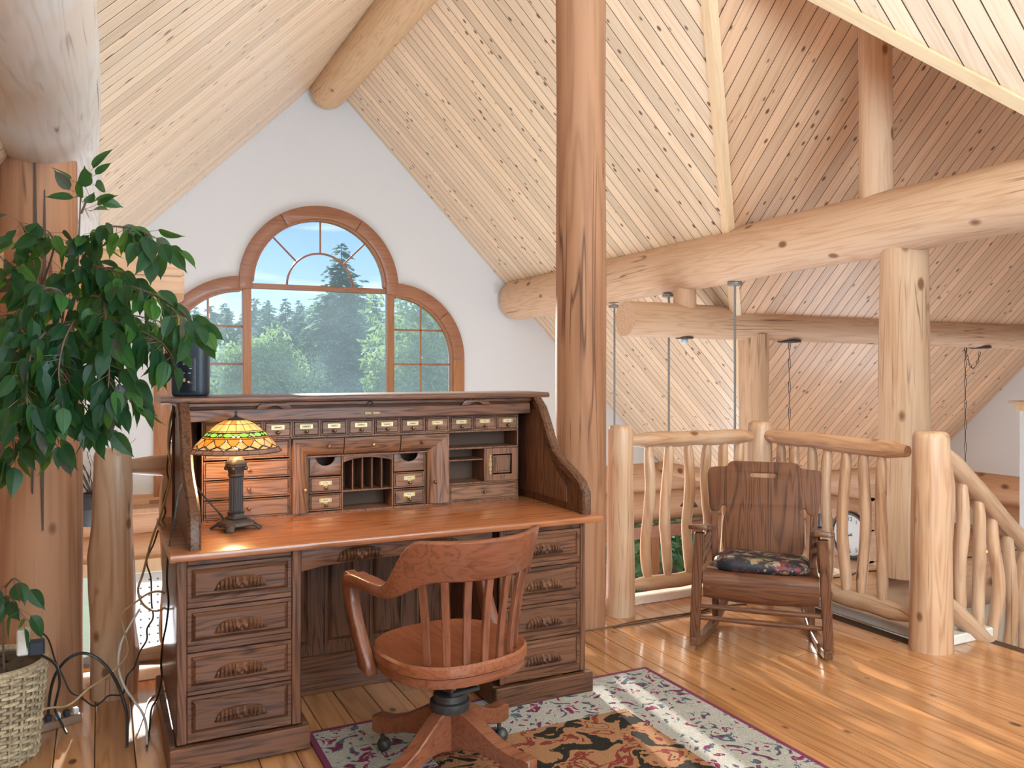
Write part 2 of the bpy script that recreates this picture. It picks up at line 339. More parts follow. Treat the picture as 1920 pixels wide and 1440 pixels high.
# cross gable, left slope
st = []; n = -2.2
while n < G-0.01:
    b = min(n+BW, G); st.append((-b if False else n, b, 0.0, 7.3, 0.0, 7.3)); n = b
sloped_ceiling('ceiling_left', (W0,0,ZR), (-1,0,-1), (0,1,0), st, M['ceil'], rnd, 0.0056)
# cross gable, right slope, cut by the two valleys
def lim(n):
    if n >= NM: return min(EAVE_W, n-(K2-K1))
    return min(EAVE_W, K1-K4-n)
st = []; n = -2.2
cuts = []
while n < G-0.01:
    b = min(n+BW, G)
    if n < NM < b: st.append((n, NM, 0, (lim(n)-W0)*S2, 0, (WM-W0)*S2)); st.append((NM, b, 0, (WM-W0)*S2, 0, (lim(b)-W0)*S2))
    else: st.append((n, b, 0, (lim(n)-W0)*S2, 0, (lim(b)-W0)*S2))
    n = b
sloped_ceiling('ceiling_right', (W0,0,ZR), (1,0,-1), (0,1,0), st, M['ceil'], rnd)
# main roof, far slope (descends away from the ridge) and near slope
st = []; w = WM
while w < ENDW-0.01:
    b = min(w+BW, ENDW); e = lambda x: (min(EAVE_N, x+(K2-K1))-NM)*S2
    st.append((w, b, 0, e(w), 0, e(b))); w = b
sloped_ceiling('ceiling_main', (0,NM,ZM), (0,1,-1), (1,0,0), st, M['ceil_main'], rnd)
st = []; w = WM
while w < ENDW-0.01:
    b = min(w+BW, ENDW); e = lambda x: (NM-max(-0.2, K1-K4-x))*S2
    st.append((w, b, 0, e(w), 0, e(b))); w = b
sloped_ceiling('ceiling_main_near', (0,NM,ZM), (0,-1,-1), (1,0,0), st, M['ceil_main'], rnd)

# valley trims (a folded pine board under each valley)
def valley_trim(name, p0, p1, n1, n2):
    p0, p1 = Vector(p0), Vector(p1); d = (p1-p0).normalized(); L = (p1-p0).length
    n1, n2 = Vector(n1).normalized(), Vector(n2).normalized()      # room-side normals
    s1 = d.cross(n1); s2 = d.cross(n2)
    m = (n1+n2).normalized()
    if s1.dot(n2) > 0: s1 = -s1
    if s2.dot(n1) > 0: s2 = -s2
    pr = [s1*0.058-n1*0.01, s1*0.058+n1*0.02, m*0.036, s2*0.052+n2*0.02, s2*0.052-n2*0.01]
    q = d.to_track_quat('Z', 'Y').to_matrix(); qi = q.inverted()
    ring = [qi @ p for p in pr]
    o = MB().loft([[tuple(p) for p in ring], [tuple(p+Vector((0,0,L))) for p in ring]]).build(name, M['trim_pine'], smooth=20)
    o.location = p0; o.rotation_euler = q.to_euler(); o['kind'] = 'structure'; return o
valley_trim('trim_1', (WM,NM,ZM), (EAVE_W,EAVE_W+K2-K1,K1-EAVE_W), (-1,0,-1), (0,-1,-1))
valley_trim('trim_2', (WM,NM,ZM), (7.5,K1-K4-7.5,K1-7.5), (-1,0,-1), (0,1,-1))

# window wall: white gable with an arched opening
CX, CZ, CR = 2.54, 2.46, 0.875
LX, RX, SZ, SR = 1.566, 3.514, 1.53, 0.86
ZB = -0.02
def window_outline(g=0.0, zb=ZB):
    return ([(LX-SR-g, zb)] + arc(LX, SZ, SR+g, 180, 92, 16) + arc(CX, CZ, CR+g, 178, 2, 30) + arc(RX, SZ, SR+g, 88, 0, 16) + [(RX+SR+g, zb)])
wall_out = [(-2.62,-0.10),(7.90,-0.10),(EAVE_W,K1-EAVE_W+0.06),(W0,ZR+0.05),(-2.50,0.15)]
me = plate_mesh('wall_far', wall_out, [window_outline(0.0)], 0.16, 0, Matrix.Translation((0,G+0.08,0)) @ XZ, 0)
wf = link('wall_far', me, M['white']); wf['kind'] = 'structure'

# arched window
win = empty('window_1', (0, G, 0)); win['kind'] = 'structure'
def wplate(name, outer, holes, t, y, mat, par, bevel=0.004):
    return link(name, plate_mesh(name, outer, holes, t, bevel, Matrix.Translation((0,y,0)) @ XZ), mat, par)
ro, ri = 1.025, 0.862
for a0, a1 in ((-4.5,59),(59.4,120.6),(121,184.5)):
    wplate('casing', arc(CX,CZ,ro,a0,a1,14)+arc(CX,CZ,ri,a1,a0,14), [], 0.052, -0.026, M['casing'], win)
so, si = 1.01, 0.848
for sx, cx in ((1,RX),(-1,LX)):
    def q(a0, a1):
        p = arc(cx,SZ,so,a0,a1,12)+arc(cx,SZ,si,a1,a0,12)
        return p
    if sx > 0: segs = [(0.3,40),(40.4,93)]
    else: segs = [(179.7,140),(139.6,87)]
    for s_ in segs: wplate('casing', q(*s_), [], 0.042, -0.021, M['casing'], win)
    x0, x1 = cx+sx*si, cx+sx*so
    wplate('casing', [(min(x0,x1),-0.14),(max(x0,x1),-0.14),(max(x0,x1),SZ-0.005),(min(x0,x1),SZ-0.005)], [], 0.042, -0.021, M['casing_z'], win)
wplate('sill', [(LX-so-0.05,-0.20),(RX+so+0.05,-0.20),(RX+so+0.05,-0.14),(LX-so-0.05,-0.14)], [], 0.12, -0.05, M['casing'], win)
# jamb liner, mullions, transom, muntins
wplate('jamb', window_outline(0.0), [window_outline(-0.035, ZB+0.05)], 0.12, 0.05, M['casing_z'], win, 0.003)
for x0, x1 in ((1.566,1.668),(3.424,3.517)):
    MB().box((x0,-0.015,ZB+0.03),(x1,0.10,2.50)).build('mullion', M['casing_z'], win, 0.006)
MB().box((1.66,-0.01,2.400),(3.43,0.10,2.462)).build('transom', M['casing'], win, 0.006)
for sx, cx in ((1,RX),(-1,LX)):
    x0, x1 = sorted((cx+sx*0.0, cx+sx*(SR-0.04)))
    vx = cx+sx*0.40; top = SZ+math.sqrt((SR-0.03)**2-0.40**2)
    MB().box((vx-0.012,0.045,0.02),(vx+0.012,0.075,top)).build('muntin', M['casing_z'], win, 0.003)
    for z in (1.922, 1.457, 0.99, 0.52):
        xe = SR-0.035 if z < SZ else math.sqrt((SR-0.03)**2-(z-SZ)**2)
        a, b = sorted((cx, cx+sx*xe)); MB().box((a,0.045,z-0.012),(b,0.075,z+0.012)).build('muntin', M['casing'], win, 0.003)
wplate('muntin', arc(CX,CZ,0.437,0,180,24)+arc(CX,CZ,0.413,180,0,24), [], 0.03, 0.06, M['casing'], win, 0.003)
for a in (45, 90, 135):
    d = (math.cos(R(a)), math.sin(R(a)))
    MB().tube([(CX+d[0]*0.43,0.06,CZ+d[1]*0.43),(CX+d[0]*0.85,0.06,CZ+d[1]*0.85)], 0.012, 6).build('muntin', M['casing'], win)
# dusty panes
gm, gt, gb = mat_new('dusty_window_glass'); N = gt.nodes; Lk = gt.links; N.remove(gb)
go = N['Material Output']; tr = N.new('ShaderNodeBsdfTransparent'); tr.inputs[0].default_value = (0.93,0.97,0.98,1)
tl = N.new('ShaderNodeBsdfTranslucent'); tl.inputs[0].default_value = (0.62,0.84,0.95,1)
gl = N.new('ShaderNodeBsdfGlossy'); gl.inputs['Roughness'].default_value = 0.03
tc = N.new('ShaderNodeTexCoord'); vo = N.new('ShaderNodeTexVoronoi'); vo.inputs['Scale'].default_value = 34; Lk.new(tc.outputs['Object'], vo.inputs['Vector'])
kr = N.new('ShaderNodeMapRange'); kr.inputs[1].default_value = 0.05; kr.inputs[2].default_value = 0.10; kr.inputs[3].default_value = 0.55; kr.inputs[4].default_value = 0.0; Lk.new(vo.outputs['Distance'], kr.inputs[0])
nz = N.new('ShaderNodeTexNoise'); nz.inputs['Scale'].default_value = 1.3; nz.inputs['Detail'].default_value = 3; Lk.new(tc.outputs['Object'], nz.inputs['Vector'])
nr = N.new('ShaderNodeMapRange'); nr.inputs[3].default_value = 0.02; nr.inputs[4].default_value = 0.055; Lk.new(nz.outputs['Fac'], nr.inputs[0])
mxv = N.new('ShaderNodeMath'); mxv.operation = 'MAXIMUM'; Lk.new(kr.outputs[0], mxv.inputs[0]); Lk.new(nr.outputs[0], mxv.inputs[1])
ms = N.new('ShaderNodeMixShader'); Lk.new(mxv.outputs[0], ms.inputs[0]); Lk.new(tr.outputs[0], ms.inputs[1]); Lk.new(tl.outputs[0], ms.inputs[2])
m2 = N.new('ShaderNodeMixShader'); m2.inputs[0].default_value = 0.006; Lk.new(ms.outputs[0], m2.inputs[1]); Lk.new(gl.outputs[0], m2.inputs[2]); Lk.new(m2.outputs[0], go.inputs[0])
M['glass'] = gm
M['glass_arch'] = gm.copy(); M['glass_arch'].name = 'slightly_dusty_arch_glass'
for nd in M['glass_arch'].node_tree.nodes:
    if nd.type == 'MAP_RANGE':
        if nd.inputs[3].default_value > 0.3: nd.inputs[3].default_value = 0.12
        else: nd.inputs[3].default_value = 0.010; nd.inputs[4].default_value = 0.026
gm2, gt2, gb2 = mat_new('clean_window_glass'); N = gt2.nodes; Lk = gt2.links; N.remove(gb2)
tr = N.new('ShaderNodeBsdfTransparent'); tr.inputs[0].default_value = (0.94,0.97,0.98,1); gl = N.new('ShaderNodeBsdfGlossy'); gl.inputs['Roughness'].default_value = 0.03
m2 = N.new('ShaderNodeMixShader'); m2.inputs[0].default_value = 0.006; Lk.new(tr.outputs[0], m2.inputs[1]); Lk.new(gl.outputs[0], m2.inputs[2]); Lk.new(m2.outputs[0], N['Material Output'].inputs[0])
M['glass_clear'] = gm2
def pane(pts, par=win, y=0.066, mat='glass', t=0.005):
    return link('pane', plate_mesh('pane', pts, [], t, 0, Matrix.Translation((0,y,0)) @ XZ, 0), M[mat], par)
pane([(1.66,ZB+0.03),(3.43,ZB+0.03),(3.43,2.41),(1.66,2.41)])
pane(arc(CX,CZ,0.425,0,180,20), mat='glass_arch')
for a in (0,45,90,135):
    pane(arc(CX,CZ,0.425,a,a+45,6)+arc(CX,CZ,0.855,a+45,a,8), mat='glass_arch')
for sx, cx in ((1,RX),(-1,LX)):
    zs = [ZB+0.03,0.52,0.99,1.457,1.922]
    for i in range(4):
        for xa, xb in ((0,0.40),(0.40,None)):
            if xb is None:
                f = lambda z: SR-0.02 if z <= SZ else math.sqrt((SR-0.02)**2-(z-SZ)**2)
                pts = [(cx+sx*0.40,zs[i]),(cx+sx*f(zs[i]),zs[i])]
                if zs[i+1] > SZ: pts += [(cx+sx*f(z),z) for z in (1.55,1.65,1.75,1.85)]
                pts += [(cx+sx*f(zs[i+1]),zs[i+1]),(cx+sx*0.40,zs[i+1])]
            else: pts = [(cx,zs[i]),(cx+sx*0.40,zs[i]),(cx+sx*0.40,zs[i+1]),(cx,zs[i+1])]
            pane(pts if sx > 0 else pts[::-1])
    f = lambda x: SZ+math.sqrt((SR-0.02)**2-x*x)
    xs = [0,0.1,0.2,0.3,0.40]; pts = [(cx,1.922),(cx+sx*0.40,1.922)]+[(cx+sx*x,f(x)) for x in reversed(xs)]
    pane(pts if sx > 0 else pts[::-1])
    xe = math.sqrt((SR-0.02)**2-(1.922-SZ)**2); xs = [0.40,0.5,0.6,0.7,xe]; xs = [x for x in xs if x <= xe]
    pts = [(cx+sx*0.40,1.922)]+[(cx+sx*x,f(x)) for x in reversed(xs)]
    pane(pts if sx > 0 else pts[::-1])

# log courses below the gable, around the great room
def log_courses(name, p0, p1, zs, r, nrm, skip=None):
    """wall of stacked logs; skip=list of (t0,t1,z0,z1) openings measured along the wall"""
    base = empty(name, p0); base['kind'] = 'structure'
    d = Vector(p1)-Vector(p0); L = d.length; d.normalize()
    for i, z in enumerate(zs):
        spans = [(0, L)]
        for t0,t1,z0,z1 in (skip or []):
            if z0-0.1 < z < z1+0.1:
                ns = []
                for a, b in spans:
                    if t0 > a: ns.append((a, min(b,t0)))
                    if t1 < b: ns.append((max(a,t1), b))
                spans = [s for s in ns if s[1]-s[0] > 0.1]
        for a, b in spans:
            me = log_mesh('log', b-a, r, r, 18, 0.03, seed=int(abs(z)*100)+i+int(a*10))
            o = link('log', me, M['log_wall'], base)
            o.location = d*a+Vector((0,0,z)); o.rotation_euler = d.to_track_quat('Z','Y').to_euler()
    return base
ZS = [-0.30,-0.76,-1.22,-1.68,-2.14,-2.60]
log_courses('wall_log_far', (-3.0,G+0.12,0), (10.2,G+0.12,0), ZS, 0.255, None, [(2.6,4.4,-2.7,-0.9),(8.6,11.8,-2.6,-1.1)])
log_courses('wall_log_bay', (10.15,G+0.2,0), (10.15,EAVE_N,0), ZS, 0.255, None)
log_courses('wall_log_eave', (10.1,EAVE_N+0.22,0), (ENDW+0.2,EAVE_N+0.22,0), ZS, 0.255, None)
log_courses('wall_log_end', (ENDW+0.18,EAVE_N+0.2,0), (ENDW+0.18,-1.0,0), ZS, 0.255, None)
log_courses('wall_log_left', (-2.75,G+0.2,0), (-2.75,3.0,0), ZS, 0.255, None)
MB().box((7.95,EAVE_N+0.16,-0.09),(10.5,G+0.1,-0.01)).build('ceiling_bay', M['white'])['kind'] = 'structure'
tag(log('plate_log', (7.75,EAVE_N+0.13,-0.20), (ENDW+0.1,EAVE_N+0.13,-0.20), 0.19, 0.19, M['log_wall'], seed=43),
    'log plate at the foot of the far main ceiling slope', 'beam')
tag(log('plate_log', (EAVE_W+0.07,EAVE_N-0.05,-0.13), (EAVE_W+0.07,G-0.1,-0.13), 0.12, 0.12, M['log_wall'], seed=44),
    'log plate at the foot of the right gable slope above the bay window', 'beam')
# white gable end on the right
me = plate_mesh('wall_end', [(-1.0,-0.10),(EAVE_N,-0.10),(EAVE_N+0.02,0.10),(NM,ZM+0.05),(-1.0,-1.0+K4-0.02)] if False else [(0.0,-0.10),(EAVE_N,-0.10),(EAVE_N,0.0),(NM,ZM+0.05),(0.0,0.0)], [], 0.12, 0,
    Matrix(((0,0,1,ENDW+0.06),(1,0,0,0),(0,1,0,0),(0,0,0,1))), 0)
link('wall_end', me, M['white'])['kind'] = 'structure'

# gable behind the photographer
me = plate_mesh('wall_back', [(-2.62,-0.10),(7.9,-0.10),(7.75,0.0),(W0,ZR+0.05),(-2.50,0.15)], [], 0.12, 0, Matrix.Translation((0,-2.3,0)) @ XZ, 0)
link('wall_back', me, M['white'])['kind'] = 'structure'
# great-room floor and ground outside
M['low_floor'] = wood('lower_pine_floor', (0.62,0.33,0.14), (0.42,0.18,0.06), 'y', 0.8, 0.35, 0.3, 0.1, 4.0, vary=0.2)
lf = MB().box((-3.0,-2.4,LOW-0.06),(ENDW+0.4,G+0.3,LOW-0.012)).build('floor_lower', M['groove'], smooth=0); lf['kind'] = 'structure'
x = -3.0
me_cache = MB().box((0.001,4.2,LOW-0.012),(0.299,G+0.3,LOW)).mesh('plank', smooth=0)
while x < ENDW:
    o = link('plank', me_cache, M['low_floor'], lf); o.location = (x,0,0); x += 0.3
gmat = plain('lawn', (0.08, 0.16, 0.04), 0.9, bump=0.5, bscale=8)
MB().box((-120,G+0.6,-3.6),(160,260,-3.4)).build('ground', gmat, smooth=0)['kind'] = 'structure'

# lower bay window in the log wall
w2 = empty('window_2', (0,G+0.12,0)); w2['kind'] = 'structure'
def wbox(name, a, b, mat='casing_z', par=w2, bev=0.004): return MB().box(a,b).build(name, M[mat], par, bev)
wbox('casing', (5.62,-0.32,-1.20),(8.80,-0.22,-1.02), 'casing')
for x0 in (5.62,6.44,7.60,8.66): wbox('mullion', (x0,-0.30,-2.72),(x0+0.14,-0.16,-1.2))
wbox('sill', (5.6,-0.34,-2.78),(8.82,-0.14,-2.70), 'casing')
for a, b in ((5.76,6.44),(6.58,7.60),(7.74,8.66)):
    pane([(a,-2.72),(b,-2.72),(b,-1.2),(a,-1.2)], w2, -0.22, 'glass_clear')
wbox('muntin', (5.76,-0.25,-1.86),(6.44,-0.20,-1.83)); wbox('muntin', (6.09,-0.25,-2.7),(6.12,-0.20,-1.2))

# loft floor: individual boards running away from the camera
fl = empty('floor', (0,0,0)); fl['kind'] = 'structure'
MB().box((-2.6,-2.4,-0.10),(3.78,4.13,-0.013)).box((3.78,-2.4,-0.10),(4.17,2.80,-0.013)).build('subfloor', M['groove'], fl, smooth=0)
x = -2.6; k = 0
seam0 = 2.219-0.1318*37
xs = [seam0+0.1318*i for i in range(80)]
xs = [v for v in xs if -2.6 <= v <= 4.16]
rnd = random.Random(11)
for i in range(len(xs)-1):
    a, b = xs[i], xs[i+1]
    nmax = 4.12 if b < 3.80 else 2.79
    n0 = -2.4
    while n0 < nmax-0.02:
        ln = rnd.uniform(1.8, 3.6); n1 = min(n0+ln, nmax)
        if nmax-n1 < 0.5: n1 = nmax
        g = 0.0016
        MB().loft([[(a+g,y,-0.014),(a+g,y,-0.0015),(a+g+0.003,y,0.0),(b-g-0.003,y,0.0),(b-g,y,-0.0015),(b-g,y,-0.014)] for y in (n0+0.001,n1-0.001)]).build('plank', M['floor'], fl, smooth=0)
        n0 = n1
# fascia under the loft edge and white curbs round it
MB().box((-2.6,4.08,-0.45),(3.80,4.135,-0.10)).build('trim_3', M['trim_pine'])['kind'] = 'structure'
def curb(name, a, b):
    MB().box(a,b).build(name, M['curb'], bevel=0.006)['kind'] = 'structure'
curb('trim_4', (-2.6,4.06,0.0),(3.84,4.13,0.055)); curb('trim_5', (3.76,2.86,0.0),(3.84,4.06,0.055)); curb('trim_6', (3.80,2.76,0.0),(4.17,2.84,0.05))

# ================================================================ LOG FRAME
tag(log('ridge_log', (W0,G-0.02,ZR-0.24), (W0,-2.2,ZR-0.24), 0.235, 0.25, M['log_ridge'], seed=2, chamfer=0.14, wob=0.03),
    'thick peeled ridge log under the peak of the gable above the arched window', 'beam')
tag(log('purlin_log', (5.27,G-0.02,2.36), (5.27,-1.5,2.60), 0.285, 0.20, M['log'], seed=5, chamfer=0.16, wob=0.03),
    'long pale roof log sloping from the white gable wall to the upper right', 'beam')
tag(log('purlin_log', (-0.235,-1.6,2.47), (-0.225,G-0.02,2.42), 0.215, 0.24, M['log_pale'], seed=9, wob=0.05),
    'weathered grey roof log crossing the upper left corner above the red post', 'beam')
tag(log('cross_log', (4.55,6.72,1.885), (ENDW+0.1,6.72,1.83), 0.172, 0.185, M['log'], seed=12, wob=0.025),
    'lower horizontal log with sawn left end, hung under the long roof log', 'beam')
tag(log('short_post', (5.27,6.72,2.0), (5.27,6.72,2.28), 0.115, 0.115, M['log'], seed=15),
    'short stub post between the sawn-end log and the roof log', 'post')
tag(log('log_post', (5.31,4.20,-0.12), (5.31,4.20,2.46), 0.185, 0.165, M['log'], seed=21, wob=0.03),
    'stout log post behind the corner railing, carrying the long roof log', 'post')
tag(log('log_post', (6.18,6.72,LOW), (6.18,6.72,1.76), 0.16, 0.155, M['log'], seed=23),
    'log post half hidden behind the stouter post, under the lower horizontal log', 'post')
tag(log('log_post', (5.27,4.42,2.5), (5.27,4.42,4.20), 0.125, 0.12, M['log'], seed=24, knots=2),
    'slim knotty log standing on top of the long roof log', 'post')
tag(log('log_post', (2.37,3.93,0.0), (2.37,3.93,5.36), 0.138, 0.136, M['log_red'], seed=31, wob=0.02),
    'tall reddish log post at the right end of the desk', 'post')
tag(log('log_post', (-0.235,3.98,0.0), (-0.235,3.98,2.32), 0.172, 0.145, M['log_red'], seed=33, wob=0.025),
    'thick split red log post behind the ficus at the left', 'post')
LPOST = bpy.data.objects['log_post.004']
for ang, z0, z1, w in ((-92,0.9,2.30,0.0075),(-80,0.75,2.12,0.0085)):
    a = R(ang); rings = []
    for i in range(15):
        t = i/14; z = z0+(z1-z0)*t; r = 0.172-0.027*z/2.32; hw = w*math.sin(math.pi*(0.06+0.9*t))+0.0008; aa = a+0.03*math.sin(z*3+ang)
        c, s = math.cos(aa), math.sin(aa)
        rings.append([((r-0.012)*c-hw*s*0.5,(r-0.012)*s+hw*c*0.5,z),((r+0.006)*c-hw*s,(r+0.006)*s+hw*c,z),((r+0.006)*c+hw*s,(r+0.006)*s-hw*c,z),((r-0.012)*c+hw*s*0.5,(r-0.012)*s-hw*c*0.5,z)])
    MB().loft(rings).build('crack', M['ink'], LPOST, smooth=0)
bs = MB()
for i, x in enumerate([-0.62+0.1*k for k in range(10)]):
    pass
secs = []
for x in (-0.75,-0.3,0.0,0.2,0.31,0.325):
    k = 1.0 if x < 0.32 else 0.94
    secs.append([(x, 3.98+dy*k, 1.802+dz*k) for dy, dz in ((-0.10,-0.075),(-0.075,-0.105),(0.075,-0.105),(0.10,-0.075),(0.10,0.075),(0.075,0.108),(-0.06,0.108),(-0.095,0.085))])
tag(MB().loft(secs).build('beam_stub', wood('beam_stub_wood',(0.66,0.36,0.19),(0.44,0.19,0.08),'x',1.0,0.5,0.1,0.09,3.0,checks=0.9), smooth=30),
    'squared beam end sticking out of the red post behind the ficus leaves', 'beam')
# header log beyond the stair with its string lights
tag(log('header_log', (3.86,4.42,-0.33), (ENDW,4.42,-0.33), 0.205, 0.205, M['log_wall'], seed=41),
    'horizontal log along the edge of the stairwell under the corner railing', 'beam')

# ================================================================ RAILINGS
def newel(loc, h, r0, r1, seed, label, bend=0.0, knots=0, wob=0.03, kb=0.16):
    o = link('newel_post', log_mesh('newel_post', h, r0, r1, 26, wob, bend, 0, 0.03, seed, knots, kb), M['rail']); o.location = loc
    return tag(o, label, 'post')
newel((2.655,3.965,0), 1.075, 0.085, 0.070, 51, 'peeled newel post standing beside the tall red log post')
newel((3.70,3.97,0), 1.070, 0.083, 0.074, 52, 'peeled corner newel post behind the rocking chair')
newel((3.715,2.785,0), 1.085, 0.104, 0.086, 53, 'thickest peeled newel post at the head of the stairs', knots=2)
newel((0.045,3.965,0), 1.055, 0.092, 0.072, 54, 'knobbly peeled newel post between the red post and the desk', knots=7, wob=0.06, kb=0.24)

def pole(name, p0, p1, r, parent, seed, tenon=0.12, seg=14, wav=0.006):
    rnd = random.Random(seed); p0, p1 = Vector(p0), Vector(p1); L = (p1-p0).length; n = max(8, int(L/0.12))
    pts = []; rad = []
    for i in range(n+1):
        t = i/n; z = t*L; w = math.sin(t*math.pi)
        pts.append((rnd.uniform(-1,1)*wav*w, rnd.uniform(-1,1)*wav*w, z))
        k = min(z, L-z)/max(tenon, 1e-4); rad.append(r*(0.62+0.38*min(1,k))*(1+rnd.uniform(-0.03,0.03)))
    o = MB().tube(pts, rad, seg).build(name, M['rail'], parent, smooth=50)
    return place_axis(o, p0, p1)
def baluster(p0, p1, r, parent, seed):
    rnd = random.Random(seed); p0, p1 = Vector(p0), Vector(p1); L = (p1-p0).length; n = 16
    a, b, f1, f2 = rnd.uniform(0.008,0.024), rnd.uniform(0.006,0.016), rnd.uniform(3.5,6.5), rnd.uniform(0,6)
    a2, f3 = rnd.uniform(-0.02,0.02), rnd.uniform(0,6); pts = []; rad = []
    kz = rnd.uniform(0.25,0.75)
    for i in range(n+1):
        t = i/n; w = math.sin(t*math.pi)**0.7
        pts.append((w*a*math.sin(f1*t+f2), w*(b*math.sin(f1*t*1.3+f3)+a2*0.4), t*L))
        k = min(1, min(t,1-t)*L/0.07); rad.append(r*(0.6+0.4*k)*(1+0.12*math.exp(-((t-kz)/0.04)**2)+rnd.uniform(-0.03,0.03)))
    o = MB().tube(pts, rad, 10).build('baluster', M['rail'], parent, smooth=50); return place_axis(o, p0, p1)

r1 = empty('railing', (2.655,3.97,0)); tag(r1, 'pole railing section running from the tall red post to the corner newel', 'railing')
pole('top_rail', (0.06,0,0.985), (1.0,0.005,0.978), 0.046, r1, 60); pole('bottom_rail', (0.07,0,0.155), (0.99,0.005,0.14), 0.042, r1, 61, 0.05)
for i, x in enumerate((0.20,0.345,0.485,0.63,0.76,0.89)):
    baluster((x+random.uniform(-.015,.015),0,0.17), (x,0,0.965), 0.031, r1, 70+i)
r2 = empty('railing', (3.705,2.80,0)); tag(r2, 'pole railing section behind the rocking chair, corner newel to stair newel', 'railing')
pole('top_rail', (0,1.12,0.985), (0,0.11,0.975), 0.048, r2, 62); pole('bottom_rail', (0,1.12,0.135), (0,0.08,0.135), 0.05, r2, 63, 0.05)
for i, y in enumerate((1.00,0.875,0.75,0.63,0.505,0.385,0.265)):
    baluster((random.uniform(-.01,.01),y+random.uniform(-.02,.02),0.15), (0,y,0.96), 0.030, r2, 80+i)
r3 = empty('railing', (3.715,2.785,0)); tag(r3, 'sloping pole railing going down beside the stairs', 'railing')
sl = -0.80
pole('top_rail', (0.07,0,0.995), (2.3,0,0.995+2.23*sl), 0.05, r3, 64, 0.08); pole('bottom_rail', (0.08,0,0.245), (2.3,0,0.245+2.22*sl), 0.048, r3, 65, 0.04)
for i in range(16):
    x = 0.115+i*0.125; baluster((x+random.uniform(-.01,.01),0,0.25+sl*(x-0.07)), (x,0,0.97+sl*(x-0.07)), 0.032, r3, 90+i)
r4 = empty('railing', (0.045,3.965,0)); tag(r4, 'pole railing running behind the desk from the knobbly newel post', 'railing')
pole('top_rail', (0.06,0,0.975), (2.22,0,0.975), 0.05, r4, 66, 0.16); pole('bottom_rail', (0.07,0,0.14), (2.22,0,0.14), 0.046, r4, 67, 0.05)
for i in range(11):
    x = 0.225+i*0.185; baluster((x,0,0.15), (x+random.uniform(-.02,.02),0,0.955), 0.042, r4, 110+i)
# stairs going down
st = empty('staircase', (4.17,1.75,0)); tag(st, 'wooden stairs going down from the loft at the right edge', 'stairs')
for i in range(13):
    MB().box((0.02+i*0.25,0,-0.18*(i+1)-0.04),(0.31+i*0.25,0.95,-0.18*(i+1))).build('tread', M['trim_pine'], st, 0.004)
for y in (-0.05,0.96):
    secs = [[(0.0,y,-0.05),(0.0,y+0.05,-0.05),(0.0,y+0.05,-0.40),(0.0,y,-0.40)],[(3.3,y,-2.45),(3.3,y+0.05,-2.45),(3.3,y+0.05,-2.80),(3.3,y,-2.80)]]
    MB().loft(secs).build('stringer', M['log_red'], st)
MB().box((3.9,4.62,LOW),(7.9,4.70,-0.5)).build('wall_stair', M['cream'])['kind'] = 'structure'

# ================================================================ ROLLTOP DESK
DX, DY = 0.21, 3.035
desk = empty('rolltop_desk', (DX,DY,0)); tag(desk, 'large dark oak rolltop desk with its tambour rolled open', 'desk')
def dbox(name, a, b, mat, par=desk, bev=0.003): return MB().box(a,b).build(name, M[mat], par, bev)
def raised_front(w, h, t=0.014, ins=0.026, up=0.008, lip=0.012):
    """drawer front centred on x, z from 0, front towards -y (front of lip at y=-t)"""
    mb = MB(); x = w/2
    def loop(i, y): return [(-x+i,y,i),(x-i,y,i),(x-i,y,h-i),(-x+i,y,h-i)]
    L = [loop(0,0),loop(0,-t),loop(lip,-t),loop(lip+0.003,-t+0.004),loop(ins,-t-up),loop(ins+0.001,-t-up)]
    mb.loft(L); return mb
def carved_handle_mesh():
    mb = MB(); nx, ny = 130, 8; W_, H_, D_ = 0.178, 0.046, 0.026; vs = []; fs = []
    for i in range(nx+1):
        u = -1+2*i/nx
        for j in range(ny+1):
            v = j/ny
            top = H_*(0.30+0.70*math.sqrt(max(0,1-abs(u)**3.2))); x = u*W_/2
            z = -0.012*(1-u*u)*0+v*top
            prof = math.sin(math.pi*min(1,0.12+v*0.88))**0.7*math.sqrt(max(0,1-abs(u)**3))
            fl = 1+0.24*math.cos((u-0.10*(v-0.5)*(1 if u>0 else -1))*40) if abs(u) > 0.26 else 1+0.28*math.cos(u*22)*math.cos(v*9)
            vs.append((x+0.018*u*(v-0.3)*-1.0*0.6, -D_*prof*fl, z))
    for i in range(nx):
        for j in range(ny):
            a = i*(ny+1)+j; fs.append((a,a+ny+1,a+ny+2,a+1))
    mb.add(vs, fs)
    return mb.mesh('handle', 0, 1, 60)
HM = carved_handle_mesh(); HM.materials.append(M['oak_x'])
def drawer(x0, x1, z0, z1, y, handle_xs):
    o = raised_front(x1-x0, z1-z0).build('drawer', M['oak_x'], desk, smooth=20); o.location = ((x0+x1)/2, y, z0)
    for hx in handle_xs:
        h = link('handle', HM, None, o); h.location = (hx-(x0+x1)/2, -0.021, (z1-z0)*0.5-0.028)
